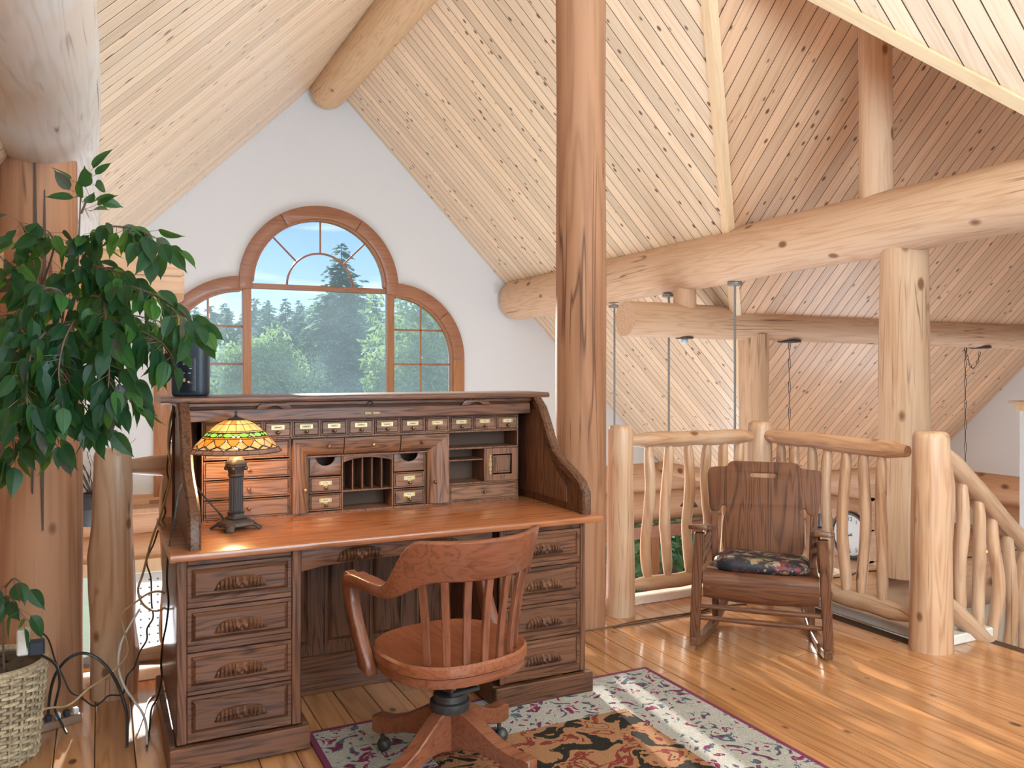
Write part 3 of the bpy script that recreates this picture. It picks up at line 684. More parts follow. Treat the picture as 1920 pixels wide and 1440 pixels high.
# pedestals
for (px0, px1, sl_, sr_) in ((0.022,0.447,0.033,0.034),(1.253,1.661,0.024,0.025)):
    ped = MB(); ped.box((px0,0.045,0.10),(px1,0.06,0.735)).box((px0,0.06,0.10),(px0+0.02,0.78,0.735)).box((px1-0.02,0.06,0.10),(px1,0.78,0.735)).box((px0,0.76,0.10),(px1,0.78,0.735))
    ped.build('pedestal', M['oak_z'], desk, 0.002)
    for a, b in ((px0,px0+sl_),(px1-sr_,px1)): dbox('stile', (a,0.030,0.10),(b,0.06,0.735), 'oak_z')
    for z0, z1 in ((0.716,0.735),(0.567,0.587),(0.413,0.438),(0.264,0.281),(0.10,0.12)):
        dbox('rail', (px0+sl_,0.034,z0),(px1-sr_,0.06,z1), 'oak_x')
    for z0, z1 in ((0.589,0.714),(0.440,0.565),(0.283,0.411),(0.122,0.262)):
        drawer(px0+sl_+0.002, px1-sr_-0.002, z0, z1, 0.046, [(px0+px1)/2+0.0])
    pl = MB().box((px0-0.025,0.012,0.010),(px1+0.03,0.045,0.094)).box((px0-0.025,0.045,0.010),(px0-0.002,0.80,0.094)).box((px1+0.002,0.045,0.010),(px1+0.03,0.80,0.094))
    pl.build('plinth', M['oak_x'], desk, 0.004)
# knee-hole: centre drawer with curved apron, back panels
cd = [(0.449,0.735),(0.449,0.652)]+[(0.449+0.776*t, 0.652+0.022*math.sin(math.pi*t)**0.5*(1 if 0.08<t<0.92 else 0.6)) for t in [i/20 for i in range(1,20)]]+[(1.225,0.652),(1.225,0.735)]
o = link('drawer', plate_mesh('drawer', [(x-0.837,z-0.652) for x, z in cd], [], 0.02, 0.003, XZ), M['oak_x'], desk); o.location = (0.837,0.052,0.652)
for hx in (-0.165, 0.165):
    h = link('handle', HM, None, o); h.location = (hx,-0.012,0.028)
dbox('modesty_panel', (0.44,0.56,0.0),(1.26,0.58,0.735), 'oak_z')
dbox('base_rail', (0.447,0.535,0.0),(1.253,0.56,0.16), 'oak_x')
for x0, x1 in ((0.455,0.60),(0.66,0.80),(0.86,1.02),(1.08,1.245)):
    o = raised_front(x1-x0, 0.50, 0.006, 0.03, 0.006, 0.014).build('panel', M['oak_z'], desk, smooth=20); o.location = ((x0+x1)/2,0.56,0.20)
# desktop
prof = [(0.0,0.750),(0.004,0.739),(0.016,0.735),(0.79,0.735),(0.79,0.766),(0.016,0.766),(0.004,0.761)]
top = MB().loft([[(x,y,z) for y, z in prof] for x in (0.0,0.006,1.730,1.736)]); top.build('desktop', M['oak_top'], desk, smooth=40)
# S-curved ends
def side_curve():
    # (px, py) of the outer right edge in the photo -> depth behind the front edge on plane x=1.70
    pts = []
    for px, py in ((1108,965),(1106,925),(1098,903),(1082,884),(1064,866),(1050,847),(1041,822),(1032,790),(1024,764),(1014,748)):
        u = (px-960)/FPX; ra = CY*u+SY; D = (DX+1.70)/ra; nn = D*(CY-SY*u); z = EYE+D*(HORIZ-py)/FPX
        pts.append((nn-DY, z))
    return pts
SC = side_curve()
SC = [(max(0.055,y), z) for y, z in SC]; SC[0] = (SC[1][0],0.766)
outl = [(0.785,0.766)]+SC+[(SC[-1][0]+0.03,1.255),(0.785,1.255)]
def inset(pl, d):
    c = (0.55,0.93); return [(c[0]+(p[0]-c[0])*(1-d*2.6), c[1]+(p[1]-c[1])*(1-d*2.2)) for p in pl]
YZ = Matrix(((0,0,1,0),(1,0,0,0),(0,1,0,0),(0,0,0,1)))
for x0, x1, sgn in ((0.062,0.102,1),(1.660,1.700,-1)):
    link('end_panel', plate_mesh('end_panel', outl, [], 0.022, 0.002, Matrix.Translation(((x0+x1)/2,0,0)) @ YZ), M['oak_z'], desk)
    # rounded S-shaped edge moulding along the curve
    pts = [( (x0+x1)/2, y, z) for y, z in SC]
    rings = []
    for i, p in enumerate(pts):
        a = Vector(pts[max(0,i-1)]); b = Vector(pts[min(len(pts)-1,i+1)]); t = (b-a).normalized(); nrm = Vector((0,-t.z,t.y))
        if nrm.y > 0: nrm = -nrm
        hw = 0.022; rings.append([Vector(p)+Vector((dx,0,0))+nrm*dn for dx, dn in ((-hw,-0.02),(hw,-0.02),(hw,0.006),(hw*0.6,0.014),(-hw*0.6,0.014),(-hw,0.006))])
    MB().loft(rings).build('edge_moulding', M['oak_y'], desk, smooth=40)
    xi = x1 if sgn > 0 else x0
    ins = [(0.20,0.80),(0.20,0.87),(0.27,0.91),(0.33,0.97),(0.37,1.05),(0.42,1.16),(0.46,1.2),(0.70,1.2),(0.70,0.80)]
    link('raised_panel', plate_mesh('raised_panel', ins, [], 0.012, 0.004, Matrix.Translation((xi-0.009*sgn+0.0,0,0)) @ YZ), M['oak_z'], desk)
dbox('back_panel', (0.06,0.775,0.766),(1.70,0.79,1.255), 'oak_z')
# top shelf with moulded edge
prof = [(0.497,1.268),(0.500,1.262),(0.515,1.259),(0.82,1.259),(0.82,1.285),(0.515,1.285),(0.500,1.281)]
MB().loft([[(x,y,z) for y, z in prof] for x in (0.0,0.008,1.735,1.743)]).build('top_shelf', M['oak_x'], desk, smooth=40)
MB().box((0.06,0.53,1.243),(1.70,0.80,1.259)).build('top_moulding', M['oak_x'], desk, 0.003)
# rolled-up tambour: lift rail with carved lifts and lock
dbox('tambour_rail', (0.104,0.535,1.182),(1.658,0.556,1.232), 'oak_x')
for i in range(3): dbox('tambour_slat', (0.104,0.542+i*0.0,1.2325+i*0.004),(1.658,0.565,1.2355+i*0.004), 'oak_x', bev=0.0012)
for lx in (0.44, 1.365):
    out = [(-0.075,-0.008),(-0.035,-0.008)]+[(x, -0.008+0.013*(1-(x/0.035)**2)) for x in (-0.03,-0.02,-0.01,0,0.01,0.02,0.03)]+[(0.035,-0.008),(0.075,-0.008),(0.062,0.01)]
    out += [(0.056-i*0.112/14, 0.014+(0.0035 if i%2 else 0.0)) for i in range(15)]+[(-0.062,0.01)]
    o = link('lift_handle', plate_mesh('lift_handle', out, [], 0.016, 0.002, XZ), M['oak_x'], desk); o.location = (lx,0.528,1.238)
o = MB().box((-0.035,-0.002,-0.006),(0.035,0.002,0.006)).build('lock_plate', M['brass_dark'], desk, 0.001); o.location = (0.866,0.533,1.203)
link('keyhole', MB().ball((0,0,0),(0.004,0.002,0.004),8,4).mesh('keyhole'), M['ink'], o).location = (0,-0.003,0)
o = MB().tube([(-0.012,0,0),(-0.012,0,0.012),(0,0,0.022),(0.012,0,0.012),(0.012,0,0)], 0.0025, 6).build('key_bow', M['iron'], desk); o.location = (0.856,0.522,1.236)

# ---- gallery of drawers and pigeonholes
GY = 0.575
gal = MB()
gx0, gx1 = 0.159, 1.614
for a, b in (((gx0,GY+0.004,0.766),(gx0+0.006,0.77,1.182)),((gx1-0.006,GY+0.004,0.766),(gx1,0.77,1.182)),((gx0,0.735,0.766),(gx1,0.745,1.182)),
             ((0.515,GY+0.004,0.766),(0.523,0.74,1.182)),((1.242,GY+0.004,0.766),(1.250,0.74,1.182)),((gx0,GY+0.004,1.098),(gx1,0.74,1.106)),((gx0,GY+0.004,1.176),(gx1,0.74,1.184)),
             ((0.523,GY+0.004,1.012),(1.242,0.74,1.020)),((1.25,GY+0.004,1.018),(gx1,0.74,1.026)),((1.432,GY+0.004,0.855),(1.440,0.74,1.02)),((1.25,GY+0.004,0.852),(gx1,0.74,0.860)),
             ((1.25,GY+0.02,0.962),(1.432,0.74,0.968)),((gx0,GY+0.002,0.766),(gx1,0.74,0.774)),((0.594,GY+0.02,0.774),(0.600,0.74,1.012)),((1.134,GY+0.02,0.774),(1.141,0.74,1.012)),
             ((0.745,GY+0.02,0.774),(0.752,0.74,1.012)),((0.977,GY+0.02,0.774),(0.984,0.74,1.012)),((0.752,GY+0.02,0.852),(0.977,0.74,0.859))):
    gal.box(a,b)
gal.build('gallery_case', M['gallery_z'], desk, 0.0008)
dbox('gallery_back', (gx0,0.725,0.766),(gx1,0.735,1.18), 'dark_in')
for i in range(12):
    x = gx0+0.002+i*(gx1-gx0-0.004)/12
    dbox('partition', (x-0.002,GY+0.003,1.106),(x+0.003,0.74,1.176), 'gallery_z', bev=0.0006)
KN = MB(); KN.lathe([(0.0035,0),(0.003,0.006),(0.0075,0.010),(0.0085,0.015),(0.006,0.019),(0.001,0.020)], 10); KM = KN.mesh('knob',0,1,50)
KM.transform(Matrix.Rotation(R(90),4,'X')); KM.materials.append(M['brass_dark'])
KM2 = KM.copy(); KM2.materials.clear(); KM2.materials.append(M['brass'])
KM3 = KM.copy(); KM3.materials.clear(); KM3.materials.append(M['gallery_z'])
PL = MB(); PL.box((-0.023,-0.0015,-0.009),(0.023,0,-0.0065)).box((-0.023,-0.0015,0.0065),(0.023,0,0.009)).box((-0.027,-0.0015,-0.009),(-0.019,0,0.009)).box((0.019,-0.0015,-0.009),(0.027,0,0.009))
PLM = PL.mesh('label_holder',0,1,0); PLM.materials.append(M['brass'])
PL.box((-0.008,-0.0015,-0.016),(0.008,0,-0.009)); PLM2 = PL.mesh('label_holder',0,1,0); PLM2.materials.append(M['brass'])
CDM = MB().box((-0.020,-0.0008,-0.007),(0.020,0,0.007)).mesh('card',0,1,0); CDM.materials.append(M['card'])
INM = MB().box((-0.011,-0.0004,-0.0012),(0.011,0,0.0012)).mesh('writing',0,1,0); INM.materials.append(M['ink'])
def front(x0, x1, z0, z1, y=GY, mat='gallery_x', knob=None, km=KM, plate=None, kz=0.5):
    o = raised_front(x1-x0, z1-z0, 0.006, 0.008, 0.002, 0.003).build('gallery_drawer', M[mat], desk, smooth=20); o.location = ((x0+x1)/2,y+0.006,z0)
    h = z1-z0; yy = -0.0082
    if plate is not None:
        p = link('label_holder', PLM2 if plate == 2 else PLM, None, o); p.location = (0,yy-0.0002,h*0.62)
        c = link('card', CDM, None, o); c.location = (0,yy-0.0004,h*0.62)
        t = link('writing', INM, None, o); t.location = (0,yy-0.0014,h*0.62)
    if knob is not None:
        k = link('knob', km, None, o); k.location = (knob,yy,h*kz)
    return o
cw = (gx1-gx0-0.004)/12
for i in range(12):
    x = gx0+0.002+i*cw
    front(x+0.005, x+cw-0.003, 1.108, 1.174, knob=0, plate=1, kz=0.30)
for z0, z1 in ((1.022,1.096),(0.940,1.014),(0.857,0.934),(0.776,0.851)):
    front(gx0+0.008, 0.513, z0, z1, mat='gallery_x', knob=0.004, km=KM3)
front(1.252, gx1-0.008, 0.776, 0.850, knob=0, km=KM)
# shell-fronted centre section: three rounded drawers above, two quarter-round columns
def quarter_h(x0, x1, z0, z1, d, miter):
    n = 8; rings = []
    for i in range(n+1):
        t = i/n*math.pi/2; y = -d*math.cos(t)*0.0-d*(1-math.sin(t)); z = z1-(z1-z0)*(1-math.cos(t)) if False else z1-(z1-z0)*math.sin(t)
        y = -d*math.cos(t)
        f = math.sin(t)
        a = x0+(miter[0]*f); b = x1-(miter[1]*f)
        rings.append([(a,y,z),(b,y,z)])
    vs = [p for r in rings for p in r]; fs = [(2*i,2*i+1,2*i+3,2*i+2) for i in range(n)]
    m = len(vs); vs += [(x0,0,z1),(x1,0,z1)]
    fs.append((0,1,m+1,m)); fs.append(tuple([m]+[2*i for i in range(n+1)])); fs.append(tuple([m+1]+[2*i+1 for i in range(n+1)]))
    return MB().add(vs, fs)
for x0, x1, mit, kx, km in ((0.523,0.744,(0.066,0),0.045,KM3),(0.748,1.004,(0,0),0.0,KM2),(1.008,1.242,(0,0.095),-0.02,KM3)):
    o = quarter_h(x0-(x0+x1)/2, x1-(x0+x1)/2, 0, 0.074, 0.030, mit).build('gallery_drawer', M['gallery_x'], desk, smooth=60); o.location = ((x0+x1)/2,GY+0.006,1.022)
    k = link('knob', km, None, o); k.location = (kx,-0.027,0.040)
def quarter_v(x0, x1, z0, z1, d, side):
    n = 8; rb = []; rt = []
    for i in range(n+1):
        t = i/n*math.pi/2; f = math.sin(t); y = -d*math.cos(t)
        x = x0+(x1-x0)*f if side < 0 else x1-(x1-x0)*f
        rb.append((x,y,z0)); rt.append((x,y,z1))
    xx = x0 if side < 0 else x1
    rb.append((xx,0.0,z0)); rt.append((xx,0.0,z1))
    return MB().loft([rb, rt])
for x0, x1, side, kx in ((0.524,0.594,-1,0.052),(1.141,1.241,1,0.030)):
    o = quarter_v(0,x1-x0,0,0.318,0.031,side).build('curved_door', M['gallery_z'], desk, smooth=60); o.location = (x0,GY+0.010,0.777)
    k = link('knob', KM2 if side < 0 else KM, None, o); k.location = (kx,-0.024 if side > 0 else -0.020,0.10)
for x0, x1 in ((0.600,0.745),(0.984,1.134)):
    w = x1-x0; h = 0.080
    cut = [(0.042*math.cos(R(a)), h-0.001+0.036*math.sin(R(a))) for a in range(180,361,15)]
    out = [(-w/2+0.003,0),(w/2-0.003,0),(w/2-0.003,h)]+cut[::-1]+[(-w/2+0.003,h)]
    o = link('gallery_drawer', plate_mesh('gallery_drawer', out, [], 0.008, 0.001, XZ), M['gallery_x'], desk); o.location = ((x0+x1)/2,GY+0.022,0.930)
    front(x0+0.003, x1-0.003, 0.855, 0.924, GY+0.018, knob=0, km=KM, plate=2, kz=0.32)
    front(x0+0.003, x1-0.003, 0.778, 0.849, GY+0.018, knob=0, km=KM, plate=2, kz=0.32)
for i in range(4):
    x = 0.752+0.045*(i+1); dbox('divider', (x-0.002,GY+0.028,0.859),(x+0.002,0.73,1.0), 'gallery_z', bev=0.0008)
val = [(-0.112,0.022),(-0.112,-0.006)]+[(x, -0.006+0.018*(1-(x/0.112)**2)) for x in [-0.112+0.224*i/14 for i in range(1,14)]]+[(0.112,-0.006),(0.112,0.022)]
o = link('valance', plate_mesh('valance', val, [], 0.008, 0.0005, XZ), M['gallery_x'], desk); o.location = (0.8645,GY+0.022,0.990)
# panelled cubby door with a brass escutcheon
o = MB().box((0,-0.006,0),(0.034,0.004,0.156)).box((0.138,-0.006,0),(0.172,0.004,0.156)).box((0.034,-0.006,0),(0.138,0.004,0.03)).box((0.034,-0.006,0.126),(0.138,0.004,0.156)).build('cubby_door', M['gallery_z'], desk, 0.0012); o.location = (1.440,GY+0.006,0.861)
link('panel', raised_front(0.104,0.096,0.0,0.016,0.003,0.006).mesh('panel',0,1,20), M['gallery_z'], o).location = (0.086,0.0,0.03)
es = [(0,0.05),(0.006,0.042),(0.003,0.034),(0.008,0.024),(0.004,0.014),(0.009,0.004),(0.009,-0.004),(0.004,-0.014),(0.008,-0.024),(0.003,-0.034),(0.006,-0.042),(0,-0.05)]
es = es+[(-x,z) for x, z in es[1:-1][::-1]]
link('escutcheon', plate_mesh('escutcheon', es, [], 0.002, 0, XZ, 0), M['brass'], o).location = (0.022,-0.0075,0.08)

# ================================================================ SWIVEL CHAIR
ch = empty('swivel_chair', (1.07,2.64,0), R(9)); tag(ch, 'oak swivel office chair with slatted curved back, tucked up to the rolltop desk', 'chair')
def seat_mesh():
    mb = MB(); seg = 40; A, B = 0.252, 0.245
    def ring(k, z, dip=0):
        pts = []
        for j in range(seg):
            a = 2*math.pi*j/seg; c, s = math.cos(a), math.sin(a); e = 2.5
            r = (abs(c)**e+abs(s)**e)**(-1/e); y = B*k*r*s; x = A*k*r*c
            zz = z-(dip*(1-k)*1.1 if dip else 0)+(0.012*max(0,y/B)*(1-abs(x/A)*2.2 if abs(x/A) < 0.45 else 0) if dip else 0)
            pts.append((x,y,zz))
        return pts
    mb.loft([ring(0.96,0.428), ring(0.995,0.432), ring(1.0,0.445), ring(0.992,0.460), ring(0.96,0.467), ring(0.85,0.466,0.06), ring(0.6,0.466,0.045), ring(0.3,0.460,0.022), ring(0.05,0.456,0.015)])
    return mb
seat_mesh().build('seat', M['chair_y'], ch, smooth=40)
rim = MB(); seg = 40
rr = []
for k, z in ((0.90,0.395),(0.955,0.397),(0.965,0.405),(0.965,0.427),(0.90,0.4275)):
    ring = []
    for j in range(seg):
        a = 2*math.pi*j/seg; c, s = math.cos(a), math.sin(a); e = 2.5; r = (abs(c)**e+abs(s)**e)**(-1/e)
        ring.append((0.252*k*r*c,0.245*k*r*s,z))
    rr.append(ring)
rim.loft(rr).build('seat_rim', M['chair_x'], ch, smooth=40)
# bent crest rail flowing into the arms
def sm(a, b, t):
    t = max(0,min(1,(t-a)/(b-a))); return t*t*(3-2*t)
rings = []; NS = 56
for i in range(NS+1):
    s = -1+2*i/NS; a = abs(s); sg = -1 if s < 0 else 1
    if a > 0.72:
        t = (a-0.72)/0.28; x, y = sg*(0.262+0.004*t), 0.0+0.205*t; tx, ty = 0.0, 1.0*sg
    else:
        th = s/0.72*math.pi/2; x, y = 0.262*math.sin(th), -0.262*math.cos(th)
        tx, ty = 0.272*math.cos(th), 0.262*math.sin(th)
    l = math.hypot(tx,ty); nx_, ny_ = ty/l, -tx/l      # outward normal
    up = 1-sm(0.40,0.68,a)
    zt = 0.706+0.162*up; zb = 0.664+0.072*(1-sm(0.30,0.66,a))
    th_ = 0.030+0.026*sm(0.60,0.80,a)+0.012*sm(0.9,1.0,a)
    lean = 0.030*up
    if a > 0.94: zt -= 0.012*((a-0.94)/0.06)**2
    h = th_/2; e = 0.006
    def P(o_, z, k=0): return (x+nx_*(o_+k), y+ny_*(o_+k), z)
    rings.append([P(-h,zb+e),P(-h+e,zb),P(h-e,zb),P(h,zb+e),P(h,zt-e,lean),P(h-e,zt,lean),P(-h+e,zt,lean),P(-h,zt-e,lean)])
MB().loft(rings).build('crest_rail', M['chair_x'], ch, smooth=50)
for sg in (-1,1):
    path = [(0.280,0.190,0.700,0.075),(0.281,0.212,0.682,0.072),(0.281,0.222,0.655,0.062),(0.280,0.212,0.610,0.058),(0.278,0.186,0.550,0.060),(0.276,0.150,0.485,0.066),(0.272,0.118,0.430,0.074),(0.270,0.105,0.385,0.078)]
    rings = []
    for i, (x,y,z,w) in enumerate(path):
        x -= 0.013; hx = 0.019; rings.append([(sg*(x-hx),y-w/2,z-0.004),(sg*(x+hx),y-w/2,z-0.004),(sg*(x+hx),y+w/2,z+0.004),(sg*(x-hx),y+w/2,z+0.004)])
    MB().loft(rings).build('arm_post', M['chair_z'], ch, 0.004, 1, 50)
for i in range(8):
    th = R(-50+112*i/7)
    t0 = Vector((0.218*math.sin(th)*1.02,-0.222*math.cos(th)-0.004,0.460)); t1 = Vector((0.268*math.sin(th),-0.262*math.cos(th),0.745))
    mid = (t0+t1)/2+Vector((math.sin(th)*-0.012,math.cos(th)*0.012,0))
    T = Vector((math.cos(th),math.sin(th),0)); Nn = Vector((math.sin(th),-math.cos(th),0))
    rings = []
    for k in range(9):
        u = k/8; p = t0*(1-u)**2+mid*2*u*(1-u)+t1*u*u; hw = 0.0125; ht = 0.008
        rings.append([p-T*hw-Nn*ht, p+T*hw-Nn*ht, p+T*hw+Nn*ht, p-T*hw+Nn*ht])
    MB().loft(rings).build('back_slat', M['chair_z'], ch, 0.002, 1, 40)
mech = MB().box((-0.055,-0.11,0.375),(0.055,0.09,0.396)).box((-0.055,-0.10,0.325),(-0.045,0.04,0.376)).box((0.045,-0.10,0.325),(0.055,0.04,0.376)).box((-0.055,-0.105,0.318),(0.055,-0.085,0.332)).box((-0.03,-0.06,0.325),(0.03,0.05,0.375))
mech.build('tilt_mechanism', M['iron'], ch, 0.003)
MB().lathe([(0.02,0.26),(0.022,0.262),(0.022,0.33),(0.0,0.331)], 16).build('screw_column', M['steel'], ch)
MB().lathe([(0.05,0.235),(0.066,0.237),(0.070,0.25),(0.068,0.268),(0.058,0.272),(0.056,0.292),(0.048,0.298),(0.02,0.30)], 24).build('hub', M['iron'], ch)
for k in range(4):
    an = R(22+90*k); c, s = math.cos(an), math.sin(an); rings = []
    for r, zt, zb in ((0.02,0.245,0.10),(0.08,0.238,0.12),(0.14,0.205,0.125),(0.20,0.172,0.115),(0.26,0.152,0.095),(0.31,0.150,0.085),(0.335,0.145,0.09)):
        hw = 0.026; rings.append([(r*c+hw*s,r*s-hw*c,zb),(r*c-hw*s,r*s+hw*c,zb),(r*c-hw*s,r*s+hw*c,zt),(r*c+hw*s,r*s-hw*c,zt)])
    lg = MB().loft(rings).build('leg', M['chair_x'], ch, 0.004, 1, 40)
    cs = MB().tube([(0.305*c,0.305*s,0.09),(0.305*c,0.305*s,0.055)], 0.008, 8); cs.ball((0.305*c+0.01*s,0.305*s-0.01*c,0.036),(0.026,0.026,0.026),12,8)
    cs.build('caster', M['iron'], lg)

# ================================================================ ROCKING CHAIR
rc = empty('rocking_chair', (2.895+0.177,3.105+0.177,0), R(-45)); tag(rc, 'dark oak rocking chair with a solid shaped back in front of the railing', 'chair')
# local: front is -y
half = [(0.0,0.0),(0.150,0.0)]+[(0.172,-0.003),(0.186,-0.014),(0.192,-0.026),(0.205,-0.033)]+[(0.262,-0.036),(0.288,-0.044),(0.299,-0.060),(0.301,-0.085),(0.297,-0.14),(0.290,-0.21),(0.283,-0.268),(0.276,-0.280),(0.262,-0.284),(0.242,-0.282),(0.228,-0.272),(0.222,-0.258),(0.210,-0.246),(0.196,-0.250),(0.190,-0.264),(0.196,-0.282),(0.208,-0.312),(0.212,-0.345),(0.212,-0.44),(0.205,-0.480),(0.188,-0.506),(0.168,-0.515),(0.13,-0.512),(0.10,-0.503),(0.05,-0.508),(0,-0.512)]
outl = half+[(-x,y) for x, y in half[1:-1][::-1]]
slot = arc(0.056,-0.075,0.0125,-90,90,6)+arc(-0.056,-0.075,0.0125,90,270,6)
tilt = R(16)
bk = link('backrest', plate_mesh('backrest', outl[::-1], [slot], 0.02, 0.005, XZ), M['rock_z'], rc)
bk.location = (0,0.285,0.885); bk.rotation_euler = (-tilt,0,0)
for sx in (-1,1):
    # rear posts, front legs, arms
    MB().loft([[(sx*(xx+dx),y+dy,z) for dx, dy in ((-0.017,-0.019),(0.017,-0.019),(0.017,0.019),(-0.017,0.019))] for xx, y, z in ((0.246,0.155,0.050),(0.250,0.155,0.36),(0.254,0.185,0.50),(0.262,0.232,0.66))]).build('back_post', M['rock_z'], rc, 0.003)
    MB().loft([[(sx*(0.298+sx*0+dx+k),-0.255+dy,z) for dx, dy in ((-0.024,-0.022),(0.024,-0.022),(0.024,0.022),(-0.024,0.022))] for z, k in ((0.045,0.016),(0.30,0.006),(0.579,-0.008))]).build('front_leg', M['rock_z'], rc, 0.004)
    pts = [(0,0.215),(0.024,0.215),(0.028,0.05),(0.036,-0.14),(0.056,-0.23),(0.056,-0.265),(0.036,-0.29),(0.0,-0.298),(-0.036,-0.29),(-0.056,-0.265),(-0.056,-0.23),(-0.034,-0.12),(-0.028,0.1),(-0.024,0.215)]
    o = link('armrest', plate_mesh('armrest', [(x*1.0,y) for x, y in pts], [], 0.024, 0.005), M['rock_y'], rc); o.location = (sx*0.288,0,0.562); o.rotation_euler = (R(-9.5),0,0)
    for z in (0.425,0.472,0.519):
        MB().box((sx*0.278-0.009,-0.24,z-0.013),(sx*0.278+0.009,0.18,z+0.013)).build('side_slat', M['rock_y'], rc, 0.004)
    # rocker: bent runner
    rings = []
    for i in range(19):
        y = -0.315+0.86*i/18; z = 0.022+ (y-0.02)**2*0.42*(1.0 if y > 0 else 0.55)
        xr = sx*(0.312-(y+0.315)*0.135); rings.append([(xr-0.020,y,z-0.018),(xr+0.020,y,z-0.018),(xr+0.020,y,z+0.022),(xr-0.020,y,z+0.022)])
    zmin = min(p[2] for r_ in rings for p in r_)
    rings = [[(p[0],p[1],p[2]-zmin) for p in r_] for r_ in rings]
    MB().loft(rings).build('rocker', M['rock_y'], rc, 0.004)
for z in (0.155,0.212):
    MB().tube([(-0.29,-0.255,z),(0,-0.255,z-0.002),(0.29,-0.255,z)], [0.011,0.014,0.011], 10).build('stretcher', M['rock_x'], rc)
MB().tube([(-0.26,0.155,0.18),(0.26,0.155,0.18)], 0.011, 10).build('stretcher', M['rock_x'], rc)
# moulded seat rolling over the front
rings = []
for y, z in ((0.20,0.355),(0.10,0.352),(0.0,0.358),(-0.10,0.372),(-0.20,0.388),(-0.25,0.388),(-0.272,0.378),(-0.282,0.355),(-0.280,0.32),(-0.272,0.29),(-0.262,0.272)):
    sag = lambda x: -0.018*(1-(x/0.27)**2) if y < -0.26 else 0.0
    rings.append([(x,y,z+sag(x)*(1 if z < 0.36 else 0)) for x in [-0.272+0.544*i/12 for i in range(13)]])
vs = [p for r_ in rings for p in r_]+[(p[0],p[1]+0.014,p[2]-0.014) for r_ in rings for p in r_]
n = 13; m = len(rings)*n; fs = []
for i in range(len(rings)-1):
    for j in range(n-1):
        a = i*n+j; fs.append((a,a+1,a+n+1,a+n)); fs.append((m+a,m+a+n,m+a+n+1,m+a+1))
for i in range(len(rings)-1):
    for j in (0,n-1):
        a = i*n+j; fs.append((a,a+n,m+a+n,m+a))
for j in range(n-1):
    for a in (j,(len(rings)-1)*n+j): fs.append((a,a+1,m+a+1,m+a))
MB().add(vs, fs).build('seat', M['rock_x'], rc, smooth=50)
# patterned cushion
cm, ct, cb = mat_new('dark_floral_fabric'); N = ct.nodes; Lk = ct.links
tc = N.new('ShaderNodeTexCoord'); vo = N.new('ShaderNodeTexVoronoi'); vo.inputs['Scale'].default_value = 27; vo.inputs['Randomness'].default_value = 1.0
nz = N.new('ShaderNodeTexNoise'); nz.inputs['Scale'].default_value = 30; nz.inputs['Detail'].default_value = 4; Lk.new(tc.outputs['Object'], nz.inputs['Vector'])
mxx = N.new('ShaderNodeMix'); mxx.data_type = 'VECTOR'; mxx.inputs[0].default_value = 0.07; Lk.new(tc.outputs['Object'], mxx.inputs[4]); Lk.new(nz.outputs['Color'], mxx.inputs[5]); Lk.new(mxx.outputs[1], vo.inputs['Vector'])
rp = N.new('ShaderNodeValToRGB'); rp.color_ramp.interpolation = 'CONSTANT'; e = rp.color_ramp.elements
cols = [(0.0,(0.016,0.016,0.024)),(0.36,(0.16,0.025,0.03)),(0.46,(0.30,0.20,0.11)),(0.55,(0.02,0.022,0.03)),(0.66,(0.36,0.25,0.20)),(0.74,(0.10,0.09,0.05)),(0.84,(0.22,0.12,0.07)),(0.92,(0.02,0.02,0.03))]
e[0].position = 0; e[0].color = (*cols[0][1],1); e[1].position = cols[1][0]; e[1].color = (*cols[1][1],1)
for p_, c_ in cols[2:]:
    q_ = e.new(p_); q_.color = (*c_,1)
sp = N.new('ShaderNodeSeparateColor'); Lk.new(vo.outputs['Color'], sp.inputs[0]); 
md = N.new('ShaderNodeMath'); md.operation = 'MULTIPLY_ADD'; md.inputs[1].default_value = 0.35; Lk.new(nz.outputs['Fac'], md.inputs[0]); Lk.new(sp.outputs[0], md.inputs[2])
sb = N.new('ShaderNodeMath'); sb.operation = 'SUBTRACT'; sb.inputs[1].default_value = 0.17; Lk.new(md.outputs[0], sb.inputs[0])
Lk.new(sb.outputs[0], rp.inputs[0]); Lk.new(rp.outputs[0], cb.inputs['Base Color']); cb.inputs['Roughness'].default_value = 0.55
M['floral'] = cm
mb = MB(); rr = []
for i in range(11):
    t = -math.pi/2+math.pi*i/10; cr = math.copysign(abs(math.cos(t))**0.45, 1) if i not in (0,10) else 0.05; z = 0.042*math.copysign(abs(math.sin(t))**0.8, math.sin(t))
    ring = []
    for j in range(36):
        a = 2*math.pi*j/36; c, s = math.cos(a), math.sin(a); r_ = (abs(c)**5+abs(s)**5)**(-1/5)
        ring.append((0.235*cr*r_*c+random.uniform(-.002,.002),0.205*cr*r_*s,z*(1+0.1*math.sin(a*3+1))))
    rr.append(ring)
mb.loft(rr); cu = mb.build('seat_cushion', M['floral'], smooth=70)
cu.location = Vector((3.072,3.282,0.405))+Vector((0.0,0.0,0))-Vector((0.0,0,0)); cu.rotation_euler = (R(-4),0,R(-45))
cu.location += Vector((-0.035,-0.035,0)); tag(cu, 'puffy dark floral cushion on the rocking chair seat', 'cushion')

